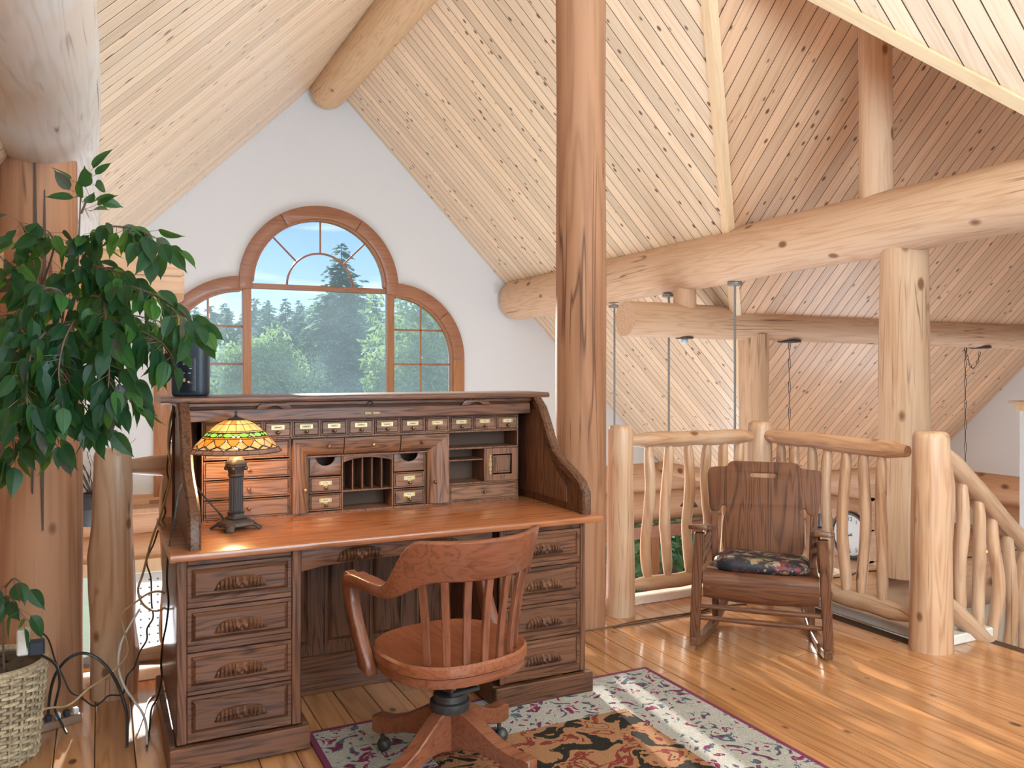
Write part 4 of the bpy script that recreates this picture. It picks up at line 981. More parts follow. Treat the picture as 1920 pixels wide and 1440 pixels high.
# ================================================================ RUG
rm, rt_, rb = mat_new('oriental_rug_pile'); N = rt_.nodes; Lk = rt_.links
tc = N.new('ShaderNodeTexCoord'); nz = N.new('ShaderNodeTexNoise'); nz.inputs['Scale'].default_value = 14; nz.inputs['Detail'].default_value = 5; nz.inputs['Distortion'].default_value = 1.2; Lk.new(tc.outputs['Object'], nz.inputs['Vector'])
rp = N.new('ShaderNodeValToRGB'); rp.color_ramp.interpolation = 'CONSTANT'; e = rp.color_ramp.elements
e[0].position = 0; e[0].color = (0.20,0.03,0.07,1); e[1].position = 0.36; e[1].color = (0.09,0.14,0.18,1)
for p_, c_ in ((0.41,(0.47,0.43,0.38)),(0.57,(0.54,0.50,0.45)),(0.60,(0.23,0.035,0.085)),(0.68,(0.50,0.46,0.41)),(0.74,(0.07,0.06,0.07))):
    q_ = e.new(p_); q_.color = (*c_,1)
Lk.new(nz.outputs['Fac'], rp.inputs[0])
vr = N.new('ShaderNodeTexVoronoi'); vr.inputs['Scale'].default_value = 240; Lk.new(tc.outputs['Object'], vr.inputs['Vector'])
mv = N.new('ShaderNodeMapRange'); mv.inputs[2].default_value = 0.7; mv.inputs[3].default_value = 0.55; mv.inputs[4].default_value = 1.1; Lk.new(vr.outputs['Distance'], mv.inputs[0])
mx = N.new('ShaderNodeMix'); mx.data_type = 'RGBA'; mx.blend_type = 'MULTIPLY'; mx.inputs[0].default_value = 1; Lk.new(rp.outputs[0], mx.inputs[6]); Lk.new(mv.outputs[0], mx.inputs[7])
Lk.new(mx.outputs[2], rb.inputs['Base Color']); rb.inputs['Roughness'].default_value = 0.95; rb.inputs['Specular IOR Level'].default_value = 0.1
bp = N.new('ShaderNodeBump'); bp.inputs['Strength'].default_value = 0.8; bp.inputs['Distance'].default_value = 0.006; Lk.new(vr.outputs['Distance'], bp.inputs['Height']); Lk.new(bp.outputs[0], rb.inputs['Normal'])
rm2, rt2, rb2 = mat_new('rug_shade_field'); N = rt2.nodes; Lk = rt2.links  # dark colours paint the desk's shade onto the middle of the rug
tc = N.new('ShaderNodeTexCoord'); nz = N.new('ShaderNodeTexNoise'); nz.inputs['Scale'].default_value = 9; nz.inputs['Detail'].default_value = 5; nz.inputs['Distortion'].default_value = 1.0; Lk.new(tc.outputs['Object'], nz.inputs['Vector'])
rp = N.new('ShaderNodeValToRGB'); rp.color_ramp.interpolation = 'CONSTANT'; e = rp.color_ramp.elements
e[0].position = 0; e[0].color = (0.03,0.025,0.02,1); e[1].position = 0.44; e[1].color = (0.38,0.18,0.09,1)
for p_, c_ in ((0.56,(0.22,0.04,0.03)),(0.62,(0.36,0.2,0.1)),(0.70,(0.03,0.03,0.03))):
    q_ = e.new(p_); q_.color = (*c_,1)
Lk.new(nz.outputs['Fac'], rp.inputs[0]); vr = N.new('ShaderNodeTexVoronoi'); vr.inputs['Scale'].default_value = 240; Lk.new(tc.outputs['Object'], vr.inputs['Vector'])
Lk.new(rp.outputs[0], rb2.inputs['Base Color']); rb2.inputs['Roughness'].default_value = 0.95; rb2.inputs['Specular IOR Level'].default_value = 0.1
bp = N.new('ShaderNodeBump'); bp.inputs['Strength'].default_value = 0.8; bp.inputs['Distance'].default_value = 0.006; Lk.new(vr.outputs['Distance'], bp.inputs['Height']); Lk.new(bp.outputs[0], rb2.inputs['Normal'])
rug = empty('rug', (0,0,0)); tag(rug, 'patterned area rug with plum edging under the desk chair', 'rug')
rx0, rx1, ry0, ry1 = 0.70, 2.277, 1.25, 3.19
M['rug_edge'] = plain('plum_rug_binding', (0.16,0.02,0.06), 0.95, bump=0.4, bscale=200)
b_ = 0.022
MB().box((rx0+b_,ry0+b_,0.0005),(rx1-b_,ry1-b_,0.010)).build('border_field', rm, rug, smooth=0)
MB().box((rx0+0.36,ry0+0.36,0.001),(rx1-0.36,ry1-0.36,0.0108)).build('shaded_field', rm2, rug, smooth=0)  # painted shade lying on the same rug field
for a, b in (((rx0,ry0,0.0005),(rx1,ry0+b_,0.009)),((rx0,ry1-b_,0.0005),(rx1,ry1,0.009)),((rx0,ry0+b_,0.0005),(rx0+b_,ry1-b_,0.009)),((rx1-b_,ry0+b_,0.0005),(rx1,ry1-b_,0.009))):
    MB().box(a,b).build('binding', M['rug_edge'], rug, smooth=0)

# ================================================================ STAINED-GLASS LAMP
LPX, LPY, LPZ = 0.478, 3.425, 0.766
lamp = empty('table_lamp', (LPX,LPY,LPZ), R(22)); tag(lamp, 'lit stained-glass table lamp with square bronze column on the desk', 'lamp')
def glassm(name, col, em):
    m, nt, b = mat_new(name); N = nt.nodes; Lk = nt.links
    b.inputs['Base Color'].default_value = (*col,1); b.inputs['Roughness'].default_value = 0.25
    tl = N.new('ShaderNodeBsdfTranslucent'); tl.inputs[0].default_value = (*[min(1,c*1.3) for c in col],1)
    tc = N.new('ShaderNodeTexCoord'); nz = N.new('ShaderNodeTexNoise'); nz.inputs['Scale'].default_value = 40; Lk.new(tc.outputs['Object'], nz.inputs['Vector'])
    mr = N.new('ShaderNodeMapRange'); mr.inputs[3].default_value = 0.7; mr.inputs[4].default_value = 1.25; Lk.new(nz.outputs['Fac'], mr.inputs[0])
    mx = N.new('ShaderNodeMix'); mx.data_type = 'RGBA'; mx.blend_type = 'MULTIPLY'; mx.inputs[0].default_value = 1; mx.inputs[6].default_value = (*col,1); Lk.new(mr.outputs[0], mx.inputs[7])
    Lk.new(mx.outputs[2], tl.inputs[0]); Lk.new(mx.outputs[2], b.inputs['Base Color'])
    ms = N.new('ShaderNodeMixShader'); ms.inputs[0].default_value = 0.72; Lk.new(b.outputs[0], ms.inputs[1]); Lk.new(tl.outputs[0], ms.inputs[2]); Lk.new(ms.outputs[0], N['Material Output'].inputs[0])
    return m
M['gl_cream'] = glassm('cream_art_glass', (0.95,0.80,0.48), 1); M['gl_amber'] = glassm('amber_art_glass', (0.85,0.50,0.14), 1)
M['gl_green'] = glassm('green_art_glass', (0.42,0.80,0.30), 1); M['gl_pale'] = glassm('pale_art_glass', (0.93,0.75,0.50), 1); M['gl_edge'] = glassm('slate_art_glass', (0.30,0.24,0.24), 1)
sh = MB().lathe([(0.004,0.448),(0.010,0.442),(0.030,0.436),(0.036,0.430),(0.034,0.428),(0.004,0.434)], 20).build('shade', M['lamp_black'], lamp)
def shp(t, a, k=0.0):
    """point on the shade: t 0 top .. 1 bottom edge"""
    r = 0.036+0.139*t**0.92+0.0; z = 0.430-0.128*t**1.35
    if t > 0.86: z = 0.430-0.128*0.86**1.35-(t-0.86)*0.14
    return ((r+k)*math.cos(a),(r+k)*math.sin(a),z+k*0.6)
lead = MB()
def gpane(pts, mat):
    n = len(pts); vs = [shp(t,a) for t, a in pts]+[shp(t,a,0.002) for t, a in pts]
    fs = [tuple(range(n)),tuple(range(2*n-1,n-1,-1))]+[(i,(i+1)%n,n+(i+1)%n,n+i) for i in range(n)]
    MB().add(vs,fs).build('glass_pane', M[mat], sh, smooth=0)
    for i in range(n):
        a, b = pts[i], pts[(i+1)%n]; lead.tube([shp(a[0],a[1],0.001),shp(b[0],b[1],0.001)], 0.0017, 4, False)
P2 = 2*math.pi; rl = random.Random(5)
n1 = 18
for t0, t1, off in ((0.0,0.20,0),(0.20,0.42,0)):
    for i in range(n1):
        a0, a1 = P2*i/n1, P2*(i+1)/n1; am = (a0+a1)/2
        gpane([(t0,a0),(t0,am),(t0,a1),(t1,a1),(t1,am),(t1,a0)], rl.choice(['gl_cream','gl_cream','gl_pale','gl_amber']))
n2 = 12
for i in range(36):
    a0, a1 = P2*i/36, P2*(i+1)/36; gpane([(0.42,a0),(0.42,a1),(0.46,a1),(0.46,a0)], 'gl_cream'); gpane([(0.585,a0),(0.585,a1),(0.625,a1),(0.625,a0)], 'gl_amber')
for i in range(n2):
    c = P2*(i+0.5)/n2; w = P2/n2*0.31; d = P2/n2*0.19
    ov = [(0.5225+0.058*math.sin(q), c+w*math.cos(q)) for q in [P2*k/10 for k in range(10)]]; gpane(ov, 'gl_green')
    m = P2*i/n2; gpane([(0.468,m),(0.5225,m+d),(0.577,m),(0.5225,m-d)], 'gl_green')
    for s_ in (-1,1):
        gpane([(0.462,m+s_*0.02),(0.462,c-s_*0.02 if s_>0 else c-P2/n2+0.02),(0.475,m+s_*0.12)], 'gl_cream')
        gpane([(0.583,m+s_*0.02),(0.583,c-s_*0.02 if s_>0 else c-P2/n2+0.02),(0.57,m+s_*0.12)], 'gl_cream')
n3 = 16
for i in range(n3):
    a0 = P2*i/n3; dl = P2/n3
    sc = [(0.63,a0+dl*0.03),(0.63,a0+dl*0.5),(0.63,a0+dl*0.97)]+[(0.63+0.17*math.sin(math.pi*k/6), a0+dl*(0.97-0.94*k/6)) for k in range(1,6)]
    gpane(sc, rl.choice(['gl_cream','gl_pale','gl_amber','gl_cream']))
    m = a0; gpane([(0.66,m),(0.80,m+dl*0.40),(0.865,m+dl*0.02),(0.80,m-dl*0.40)], rl.choice(['gl_pale','gl_cream','gl_pale']))
    gpane([(0.81,a0+dl*0.5),(0.875,a0+dl*0.92),(0.885,a0+dl*0.5),(0.875,a0+dl*0.08)], 'gl_pale')
for i in range(24):
    a0, a1 = P2*i/24, P2*(i+1)/24; gpane([(0.89,a0),(0.89,a1),(1.0,a1),(1.0,a0)], 'gl_edge')
lead.build('lead_came', M['lamp_black'], sh, smooth=0)
MB().lathe([(0.002,0.448),(0.006,0.450),(0.003,0.455),(0.006,0.460),(0.003,0.466),(0.0005,0.472)], 10).build('finial', M['bronze'], lamp)
def sq(h, z, c=0.25):
    k = h*c; return [(-h+k,-h,z),(h-k,-h,z),(h,-h+k,z),(h,h-k,z),(h-k,h,z),(-h+k,h,z),(-h,h-k,z),(-h,-h+k,z)]
MB().loft([sq(0.022,0.255),sq(0.034,0.258),sq(0.031,0.266),sq(0.022,0.278),sq(0.015,0.290),sq(0.012,0.30)]).build('socket', M['bronze'], lamp, smooth=30)
MB().loft([sq(0.0205,0.060,0.15),sq(0.0205,0.215,0.15)]).build('column', M['bronze'], lamp)
flt = MB()
for an in range(4):
    for k in (-0.012,-0.004,0.004,0.012):
        c, s = math.cos(an*math.pi/2), math.sin(an*math.pi/2); p = (0.021*c-k*s,0.021*s+k*c); flt.tube([(p[0],p[1],0.072),(p[0],p[1],0.205)], 0.0028, 6)
flt.build('fluting', M['bronze'], lamp)
MB().loft([sq(0.021,0.205),sq(0.026,0.212),sq(0.023,0.218),sq(0.026,0.235),sq(0.034,0.250),sq(0.032,0.256)]).build('capital', M['bronze'], lamp, smooth=30)
vl = MB()
for sx in (-1,1):
    for sy in (-1,1): vl.ball((sx*0.027,sy*0.027,0.240),0.009,8,6)
vl.build('volute', M['bronze'], lamp)
MB().loft([sq(0.030,0.040),sq(0.034,0.046),sq(0.026,0.053),sq(0.025,0.062),sq(0.029,0.068),sq(0.022,0.072)]).build('plinth', M['bronze'], lamp, smooth=30)
MB().loft([sq(0.060,0.014,0.4),sq(0.066,0.020,0.4),sq(0.060,0.030,0.4),sq(0.042,0.038,0.3),sq(0.032,0.041,0.3)]).build('base', M['bronze'], lamp, smooth=30)
for k in range(4):
    a = math.pi/4+k*math.pi/2; c, s = math.cos(a), math.sin(a); rings = []
    for r_, z, h in ((0.045,0.026,0.008),(0.070,0.020,0.008),(0.088,0.010,0.006),(0.097,0.0045,0.0045)):
        hw = 0.016; rings.append([(r_*c+hw*s,r_*s-hw*c,z-h),(r_*c-hw*s,r_*s+hw*c,z-h),(r_*c-hw*s,r_*s+hw*c,z+h*0.6),(r_*c+hw*s,r_*s-hw*c,z+h*0.6)])
    MB().loft(rings).build('foot', M['bronze'], lamp, 0.002, 1, 50)
MB().ball((0,0,0.345),(0.022,0.022,0.030),14,10).build('bulb', emis('lit_bulb', (1.0,0.72,0.38), 70.0), lamp)
bl = bpy.data.lights.new('lamp_bulb_light','POINT'); bl.energy = 9.0; bl.color = (1.0,0.66,0.32); bl.shadow_soft_size = 0.02
bo = bpy.data.objects.new('lamp_bulb_light', bl); COL.objects.link(bo); bo.location = (LPX,LPY,LPZ+0.345)
bo.location.z = LPZ+0.305

# ================================================================ SPEAKER ON THE DESK
spk = empty('speaker', (0.335,3.70,1.2855), R(-14)); tag(spk, 'black rounded wireless speaker seen from behind on top of the desk', 'speaker')
def rrect(hx, hy, r, n=5):
    return arc(hx-r,hy-r,r,0,90,n)+arc(-hx+r,hy-r,r,90,180,n)+arc(-hx+r,-hy+r,r,180,270,n)+arc(hx-r,-hy+r,r,270,360,n)
prof = [(0.86,0.0),(0.95,0.004),(0.99,0.012),(1.0,0.03),(1.0,0.19),(0.985,0.212),(0.95,0.226),(0.86,0.236),(0.7,0.239)]
MB().loft([[(x*k,y*k,z) for x, y in rrect(0.0725,0.055,0.035)] for k, z in prof]).build('body', M['black'], spk, smooth=50)
pn = link('connector_panel', plate_mesh('connector_panel', [(x,z) for x, z in rrect(0.034,0.072,0.008)], [], 0.004, 0.001, XZ), plain('glossy_black_panel',(0.012,0.015,0.022),0.25), spk); pn.location = (-0.006,-0.0555,0.088)
for dx, dz, w in ((0.0,0.058,0.022),(-0.008,0.051,0.013),(-0.01,0.045,0.010),(0.014,0.034,0.014),(0.014,0.026,0.010),(-0.012,0.008,0.008),(0.010,0.008,0.010)):
    MB().box((dx-w/2,-0.0026,dz-0.0012),(dx+w/2,-0.0018,dz+0.0012)).build('print', M['print'], pn, smooth=0)
MB().box((-0.020,-0.010,-0.028),(-0.006,-0.001,-0.014)).build('plug', M['cord_tan'], pn, 0.001)
MB().box((0.006,-0.004,-0.038),(0.022,-0.001,-0.026)).build('socket', M['iron'], pn, 0.001)

# ================================================================ CORDS
def smooth_path(pts, n=6):
    P = [Vector(p) for p in pts]; out = []
    for i in range(len(P)-1):
        p0 = P[max(0,i-1)]; p1 = P[i]; p2 = P[i+1]; p3 = P[min(len(P)-1,i+2)]
        for k in range(n):
            t = k/n; out.append(0.5*((2*p1)+(-p0+p2)*t+(2*p0-5*p1+4*p2-p3)*t*t+(-p0+3*p1-3*p2+p3)*t**3))
    out.append(P[-1]); return out
def cord(name, pts, r, mat, label):
    o = MB().tube(smooth_path(pts), r, 6).build(name, M[mat], smooth=60); return tag(o, label, 'cord')
def px(*l): return [at(*p) for p in l]
cord('cable', [(0.322,3.640,1.345)]+px((336,742,3.52),(322,775,3.46),(315,830,3.42),(320,890,3.42),(303,960,3.42),(285,1010,3.42),(268,1075,3.42),(259,1105,3.42),(266,1130,3.42),(284,1144,3.42),(303,1143,3.42),(313,1130,3.40),(309,1113,3.40),(294,1109,3.40),(276,1114,3.41),(256,1128,3.42),(238,1141,3.40),(228,1155,3.38),(232,1180,3.36),(240,1210,3.34),(236,1233,3.32),(205,1265,3.28),(165,1292,3.25),(130,1322,3.2),(90,1328,3.16),(45,1345,3.1)), 0.0045, 'cord_tan', 'tan cord from the speaker hanging beside the desk and crossing the floor')
cord('cable', [(0.350,3.640,1.330)]+px((341,745,3.54),(325,790,3.48),(318,835,3.46),(313,880,3.46),(316,905,3.46),(306,940,3.46),(310,960,3.46),(298,990,3.46),(288,1020,3.46),(275,1052,3.46),(283,1085,3.46),(284,1130,3.46),(287,1158,3.46),(276,1178,3.46),(275,1200,3.45),(262,1222,3.44),(254,1245,3.42),(250,1253,3.40),(238,1268,3.38),(234,1290,3.36),(228,1303,3.34),(205,1304,3.33),(190,1316,3.31),(174,1323,3.30),(150,1306,3.31),(132,1297,3.31),(118,1268,3.30),(104,1240,3.27),(95,1210,3.24),(88,1195,3.2),(78,1186,3.16)), 0.0035, 'cord_black', 'thin black kinked cord looping from the desk to the basket')
cord('cable', [(LPX-0.06,LPY+0.02,LPZ+0.006)]+px((418,972,3.28),(396,946,3.26),(378,926,3.22),(362,908,3.16),(344,907,3.06),(334,925,2.98),(329,960,2.95),(322,1000,2.95),(315,1045,2.96),(313,1090,3.0),(316,1130,3.05),(312,1170,3.10),(306,1200,3.14),(302,1240,3.2),(303,1275,3.24),(294,1310,3.26),(284,1330,3.25),(280,1370,3.18),(275,1400,3.05)), 0.004, 'cord_black', 'black lamp cord dropping over the left edge of the desk')
cord('cable', px((262,1142,3.36),(248,1165,3.36),(234,1190,3.36),(226,1210,3.36),(222,1240,3.34),(225,1265,3.32),(235,1290,3.30),(252,1315,3.26),(266,1335,3.22),(274,1360,3.16),(276,1395,3.06)), 0.0045, 'cord_white', 'white cord hanging in front of the knobbly newel post')
cord('cable', px((90,1345,3.22),(94,1300,3.18),(104,1265,3.16),(124,1238,3.16),(150,1225,3.17),(175,1230,3.18),(200,1250,3.2),(220,1282,3.22),(232,1315,3.22),(238,1345,3.18),(238,1400,3.02)), 0.006, 'cord_black', 'thick black cord arching over the floor beside the basket')
cord('cable', px((60,1228,2.86),(80,1230,2.9),(105,1248,3.0),(112,1280,3.1),(106,1310,3.18),(103,1330,3.2),(112,1350,3.2),(125,1375,3.12)), 0.005, 'cord_black', 'black adapter cord hanging down the side of the basket')
fz = lambda x, y: Vector(((EYE-0.004)*FPX/(y-HORIZ)*(CY*(x-960)/FPX+SY),(EYE-0.004)*FPX/(y-HORIZ)*(CY-SY*(x-960)/FPX),0.004))
cord('cable', [fz(1085,1184),fz(1140,1176),fz(1200,1163),fz(1260,1154),fz(1305,1147),fz(1345,1137),fz(1400,1132)], 0.004, 'cord_brown', 'thin brown cord lying across the floor from the red post to the rocking chair')
cord('cable', [fz(1150,1176),fz(1215,1166),fz(1270,1156),fz(1310,1150),fz(1360,1139)], 0.003, 'cord_black', 'thinner dark cord lying along the brown cord on the floor')
cord('cable', [fz(330,1288),fz(305,1296),fz(280,1312),fz(268,1345),fz(255,1380)], 0.0035, 'cord_white', 'white cord curling on the floor by the left foot of the desk')
# power strip
ps = empty('power_strip', at(112,1350,3.25)-Vector((0,0,0)), R(20)); ps.location.z = 0.0; tag(ps, 'metal power strip with plugs on the floor by the basket', 'power strip')
MB().box((-0.10,-0.022,0.0),(0.075,0.022,0.032)).build('housing', plain('brown_metal',(0.30,0.18,0.12),0.4,0.4), ps, 0.003)
for i in range(5): MB().box((-0.085+i*0.033,-0.014,0.032),(-0.065+i*0.033,0.010,0.056)).build('plug', M['black'] if i%2 else M['cord_white'], ps, 0.003)
# adapters perched on the basket
ad = empty('power_adapter', at(42,1222,2.86)); tag(ad, 'white boxy power adapter standing in the plant basket', 'adapter')
MB().box((-0.016,-0.02,-0.01),(0.022,0.026,0.078)).build('housing', plain('white_plastic',(0.72,0.70,0.67),0.4), ad, 0.005); MB().box((0.022,-0.006,0.012),(0.026,0.012,0.040)).build('socket_face', M['steel'], ad, 0.001)
ad2 = empty('power_adapter', at(68,1224,2.87)); tag(ad2, 'small black power adapter beside the white one in the basket', 'adapter')
MB().box((-0.022,-0.02,-0.004),(0.026,0.02,0.044)).build('housing', M['black'], ad2, 0.004); MB().box((-0.028,-0.01,0.008),(-0.022,0.01,0.03)).build('prong_base', M['steel'], ad2, 0.001)

# ================================================================ FICUS IN A BASKET
BC = at(-20,1400,2.98); BC.z = 0.0
fi = empty('ficus_plant', BC); tag(fi, 'large artificial ficus with drooping green leaves in a wicker basket', 'plant')
wm = wood('wicker_strand', (0.52,0.40,0.26), (0.26,0.17,0.09), 'z', 3.0, 0.6, 0, 0, contrast=0.9, vary=0.35)
bk = MB().lathe([(0.145,0.0),(0.15,0.01),(0.172,0.20),(0.180,0.33),(0.170,0.33),(0.165,0.30)], 28).build('basket', plain('dark_basket_lining',(0.13,0.085,0.05),0.8), fi)
nst = 26
for row in range(25):
    z = 0.012+row*0.0130; r = 0.152+0.030*(z/0.33)
    pts = []
    for j in range(nst*4+1):
        a = P2*j/(nst*4); k = math.sin(a*nst/2+(math.pi if row%2 else 0)); pts.append(((r+0.006*k)*math.cos(a),(r+0.006*k)*math.sin(a),z))
    rings = [[Vector(p)+Vector((math.cos(math.atan2(p[1],p[0]))*dx,math.sin(math.atan2(p[1],p[0]))*dx,dz)) for dx, dz in ((-0.003,-0.006),(0.003,-0.0045),(0.003,0.0045),(-0.003,0.006))] for p in pts]
    MB().loft(rings, False).build('wicker_strand', wm, bk, smooth=0)
for j in range(nst):
    a = P2*(j+0.5)/nst; MB().tube([(0.153*math.cos(a),0.153*math.sin(a),0.0),(0.182*math.cos(a),0.182*math.sin(a),0.33)], 0.005, 5).build('wicker_stake', wm, bk)
MB().tube([(0.178*math.cos(P2*j/40),0.178*math.sin(P2*j/40),0.338) for j in range(41)], 0.013, 8).build('rim', wm, bk)
moss = MB(); rr = [[((0.17*k)*math.cos(P2*j/24),(0.17*k)*math.sin(P2*j/24),0.30+0.05*(1-k)+0.02*math.sin(j*2.1+k*7)) for j in range(24)] for k in (1,0.75,0.5,0.25,0.03)]
moss.loft(rr).build('moss', plain('dried_moss',(0.10,0.065,0.04),0.95,bump=1.0,bscale=70), fi, smooth=60)
bark = plain('ficus_bark', (0.17,0.11,0.075), 0.8, bump=0.4)
def L(p): return Vector(p)-BC
trunks = []
for i, (x, y, D) in enumerate(((40,700,2.95),(110,640,2.9),(70,560,3.05))):
    e = L(at(x,y,D)); b0 = Vector((random.uniform(-.04,.04),random.uniform(-.04,.04),0.30))
    pts = smooth_path([b0, b0*0.6+e*0.4*Vector((1,1,1)).x+Vector((0.03*(i-1),0.02,0.05)), e*0.75+Vector((0.02,0,0.1)), e], 5)
    pts = smooth_path([b0, L(at(-26+6*i,1050,2.98)), L(at(-16+9*i,860,2.98)), e], 6)
    MB().tube(pts, [0.011-0.006*k/(len(pts)-1) for k in range(len(pts))], 7).build('trunk', bark, fi)
# branches given by way-points (photo position, depth)
br = [
 [(110,640,2.9),(140,560,2.85),(148,440,2.82),(152,360,2.82),(160,330,2.84)],
 [(152,400,2.82),(165,372,2.80),(178,368,2.78)],
 [(110,640,2.9),(150,520,2.82),(170,445,2.76),(210,425,2.70),(260,432,2.66),(310,455,2.62)],
 [(110,640,2.9),(160,580,2.78),(205,540,2.70),(250,538,2.64),(300,560,2.60),(350,595,2.58),(378,625,2.57)],
 [(150,600,2.8),(200,600,2.68),(250,615,2.60),(300,640,2.55),(325,670,2.54)],
 [(110,640,2.9),(150,640,2.72),(190,680,2.62),(225,720,2.58),(245,755,2.57)],
 [(90,650,2.92),(120,690,2.72),(150,750,2.62),(185,800,2.58)],
 [(70,660,2.92),(70,700,2.70),(90,760,2.60),(110,830,2.57)],
 [(40,700,2.95),(20,720,2.75),(20,790,2.64),(30,870,2.60)],
 [(70,560,3.05),(60,480,2.98),(45,430,2.9),(35,415,2.86)],
 [(70,560,3.05),(100,470,2.92),(95,440,2.88),(85,430,2.84)],
 [(70,560,3.05),(30,520,2.9),(0,480,2.82)],
 [(70,600,3.0),(20,590,2.8),(-20,600,2.72)],
 [(110,640,2.9),(120,560,2.74),(90,540,2.66),(60,570,2.6),(40,640,2.58)],
 [(110,640,2.9),(140,600,2.70),(120,640,2.56),(110,700,2.52),(120,760,2.52)],
 [(150,560,2.8),(190,560,2.66),(200,620,2.56),(205,690,2.54),(200,760,2.55)],
 [(40,700,2.95),(30,660,2.7),(0,690,2.6),(-10,760,2.58)],
 [(70,560,3.05),(120,520,2.86),(170,500,2.76),(220,510,2.7),(255,530,2.68)],
 [(90,620,3.0),(150,610,3.0),(220,590,2.98),(290,600,2.96),(340,620,2.94)],
 [(80,640,2.96),(90,620,2.66),(60,660,2.5),(50,740,2.48),(60,800,2.5)],
 [(10,1100,2.9),(25,1085,2.84),(38,1090,2.82)],
 [(5,1120,2.9),(20,1120,2.82),(40,1150,2.8),(55,1165,2.82)],
]
BPATH = []
for b in br:
    p = smooth_path([L(at(*q)) for q in b], 6); BPATH.append(p)
    MB().tube(p, [0.0045-0.003*k/(len(p)-1) for k in range(len(p))], 5).build('branch', bark, fi)
MB().tube(smooth_path([Vector((0.05,-0.05,0.30)),L(at(5,1170,2.9)),L(at(5,1120,2.9))],4), 0.004, 5).build('branch', bark, fi)
def leafmat(name, c1, c2, tcol, tw):
    m, nt, b = mat_new(name); N = nt.nodes; Lk = nt.links
    oi = N.new('ShaderNodeObjectInfo'); mx = N.new('ShaderNodeMix'); mx.data_type = 'RGBA'; mx.inputs[6].default_value = (*c1,1); mx.inputs[7].default_value = (*c2,1); Lk.new(oi.outputs['Random'], mx.inputs[0])
    tc = N.new('ShaderNodeTexCoord'); sx = N.new('ShaderNodeSeparateXYZ'); Lk.new(tc.outputs['Object'], sx.inputs[0])
    ab = N.new('ShaderNodeMath'); ab.operation = 'ABSOLUTE'; Lk.new(sx.outputs[0], ab.inputs[0])
    rb_ = N.new('ShaderNodeMapRange'); rb_.inputs[1].default_value = 0.0; rb_.inputs[2].default_value = 0.0012; rb_.inputs[3].default_value = 0.45; rb_.inputs[4].default_value = 1.0; Lk.new(ab.outputs[0], rb_.inputs[0])
    m2_ = N.new('ShaderNodeMix'); m2_.data_type = 'RGBA'; m2_.blend_type = 'MULTIPLY'; m2_.inputs[0].default_value = 1.0; Lk.new(mx.outputs[2], m2_.inputs[6]); Lk.new(rb_.outputs[0], m2_.inputs[7])
    Lk.new(m2_.outputs[2], b.inputs['Base Color']); b.inputs['Roughness'].default_value = 0.42; b.inputs['Specular IOR Level'].default_value = 0.35
    tl = N.new('ShaderNodeBsdfTranslucent'); t3 = N.new('ShaderNodeMix'); t3.data_type = 'RGBA'; t3.blend_type = 'MULTIPLY'; t3.inputs[0].default_value = 1.0; t3.inputs[6].default_value = (*tcol,1); Lk.new(rb_.outputs[0], t3.inputs[7]); Lk.new(t3.outputs[2], tl.inputs[0])
    ms = N.new('ShaderNodeMixShader'); ms.inputs[0].default_value = tw; Lk.new(b.outputs[0], ms.inputs[1]); Lk.new(tl.outputs[0], ms.inputs[2]); Lk.new(ms.outputs[0], N['Material Output'].inputs[0])
    return m
LM = [leafmat('ficus_leaf_dark',(0.012,0.055,0.026),(0.022,0.085,0.035),(0.16,0.42,0.05),0.30), leafmat('ficus_leaf_green',(0.025,0.11,0.035),(0.05,0.17,0.045),(0.30,0.62,0.08),0.45), leafmat('ficus_leaf_dull',(0.05,0.062,0.048),(0.07,0.075,0.055),(0.14,0.22,0.06),0.16)]
def leaf_mesh(length, width, curl, mat):
    vs = []; n = 8
    for i in range(n+1):
        t = i/n; w = width*0.5*(math.sin(math.pi*t**0.72)**0.85)*(1-0.25*t) if 0 < t < 1 else 0.0004
        if t > 0.86: w *= 0.55
        y = t*length; z = -curl*t*t*length
        vs += [(-w,y,z+0.22*w),(0,y,z),(w,y,z+0.22*w)]
    fs = []
    for i in range(n):
        a = 3*i; fs += [(a,a+1,a+4,a+3),(a+1,a+2,a+5,a+4)]
    me = bpy.data.meshes.new('leaf'); me.from_pydata(vs,[],fs); me.materials.append(LM[mat]); me.polygons.foreach_set('use_smooth',[True]*len(me.polygons)); return me
LME = [[leaf_mesh(random.uniform(0.070,0.090),random.uniform(0.040,0.050),random.uniform(0.05,0.35),m) for _ in range(3)] for m in range(3)]
rl = random.Random(17)
leaves = []
for bi, p in enumerate(BPATH):
    n = len(p); L_ = sum((p[i+1]-p[i]).length for i in range(n-1))
    k = max(8, int(L_/0.0125)) if bi < 20 else 9
    st_ = 0.62 if bi == 0 else 0.20
    if bi in (1,9,10,20,21): st_ = 0.05; k = int(k*0.8)
    if bi == 0: k = 9
    for i in range(k):
        t = st_+(1-st_)*(i+rl.random()*0.6)/k; q = min(n-2,int(t*(n-1))); f = t*(n-1)-q; pos = p[q].lerp(p[min(n-1,q+1)],min(1,f)); tan = (p[q+1]-p[q]).normalized()
        sd = Vector((rl.uniform(-1,1),rl.uniform(-1,1),rl.uniform(-0.5,0.5)))
        dr = (tan*0.5+sd*0.75+Vector((0,0,-0.75 if bi not in (0,1) else 0.1))).normalized()
        leaves.append((pos+dr*rl.uniform(0.008,0.03)+sd*0.035, dr, pos))
rl.shuffle(leaves)
stuff_v = MB(); stems = MB()
def leaf_matrix(dr):
    up = Vector((rl.uniform(-1,1),rl.uniform(-1.4,0.3),rl.uniform(-0.2,1))).normalized()
    x = dr.cross(up).normalized(); z = x.cross(dr).normalized()
    return Matrix((x,dr,z)).transposed()
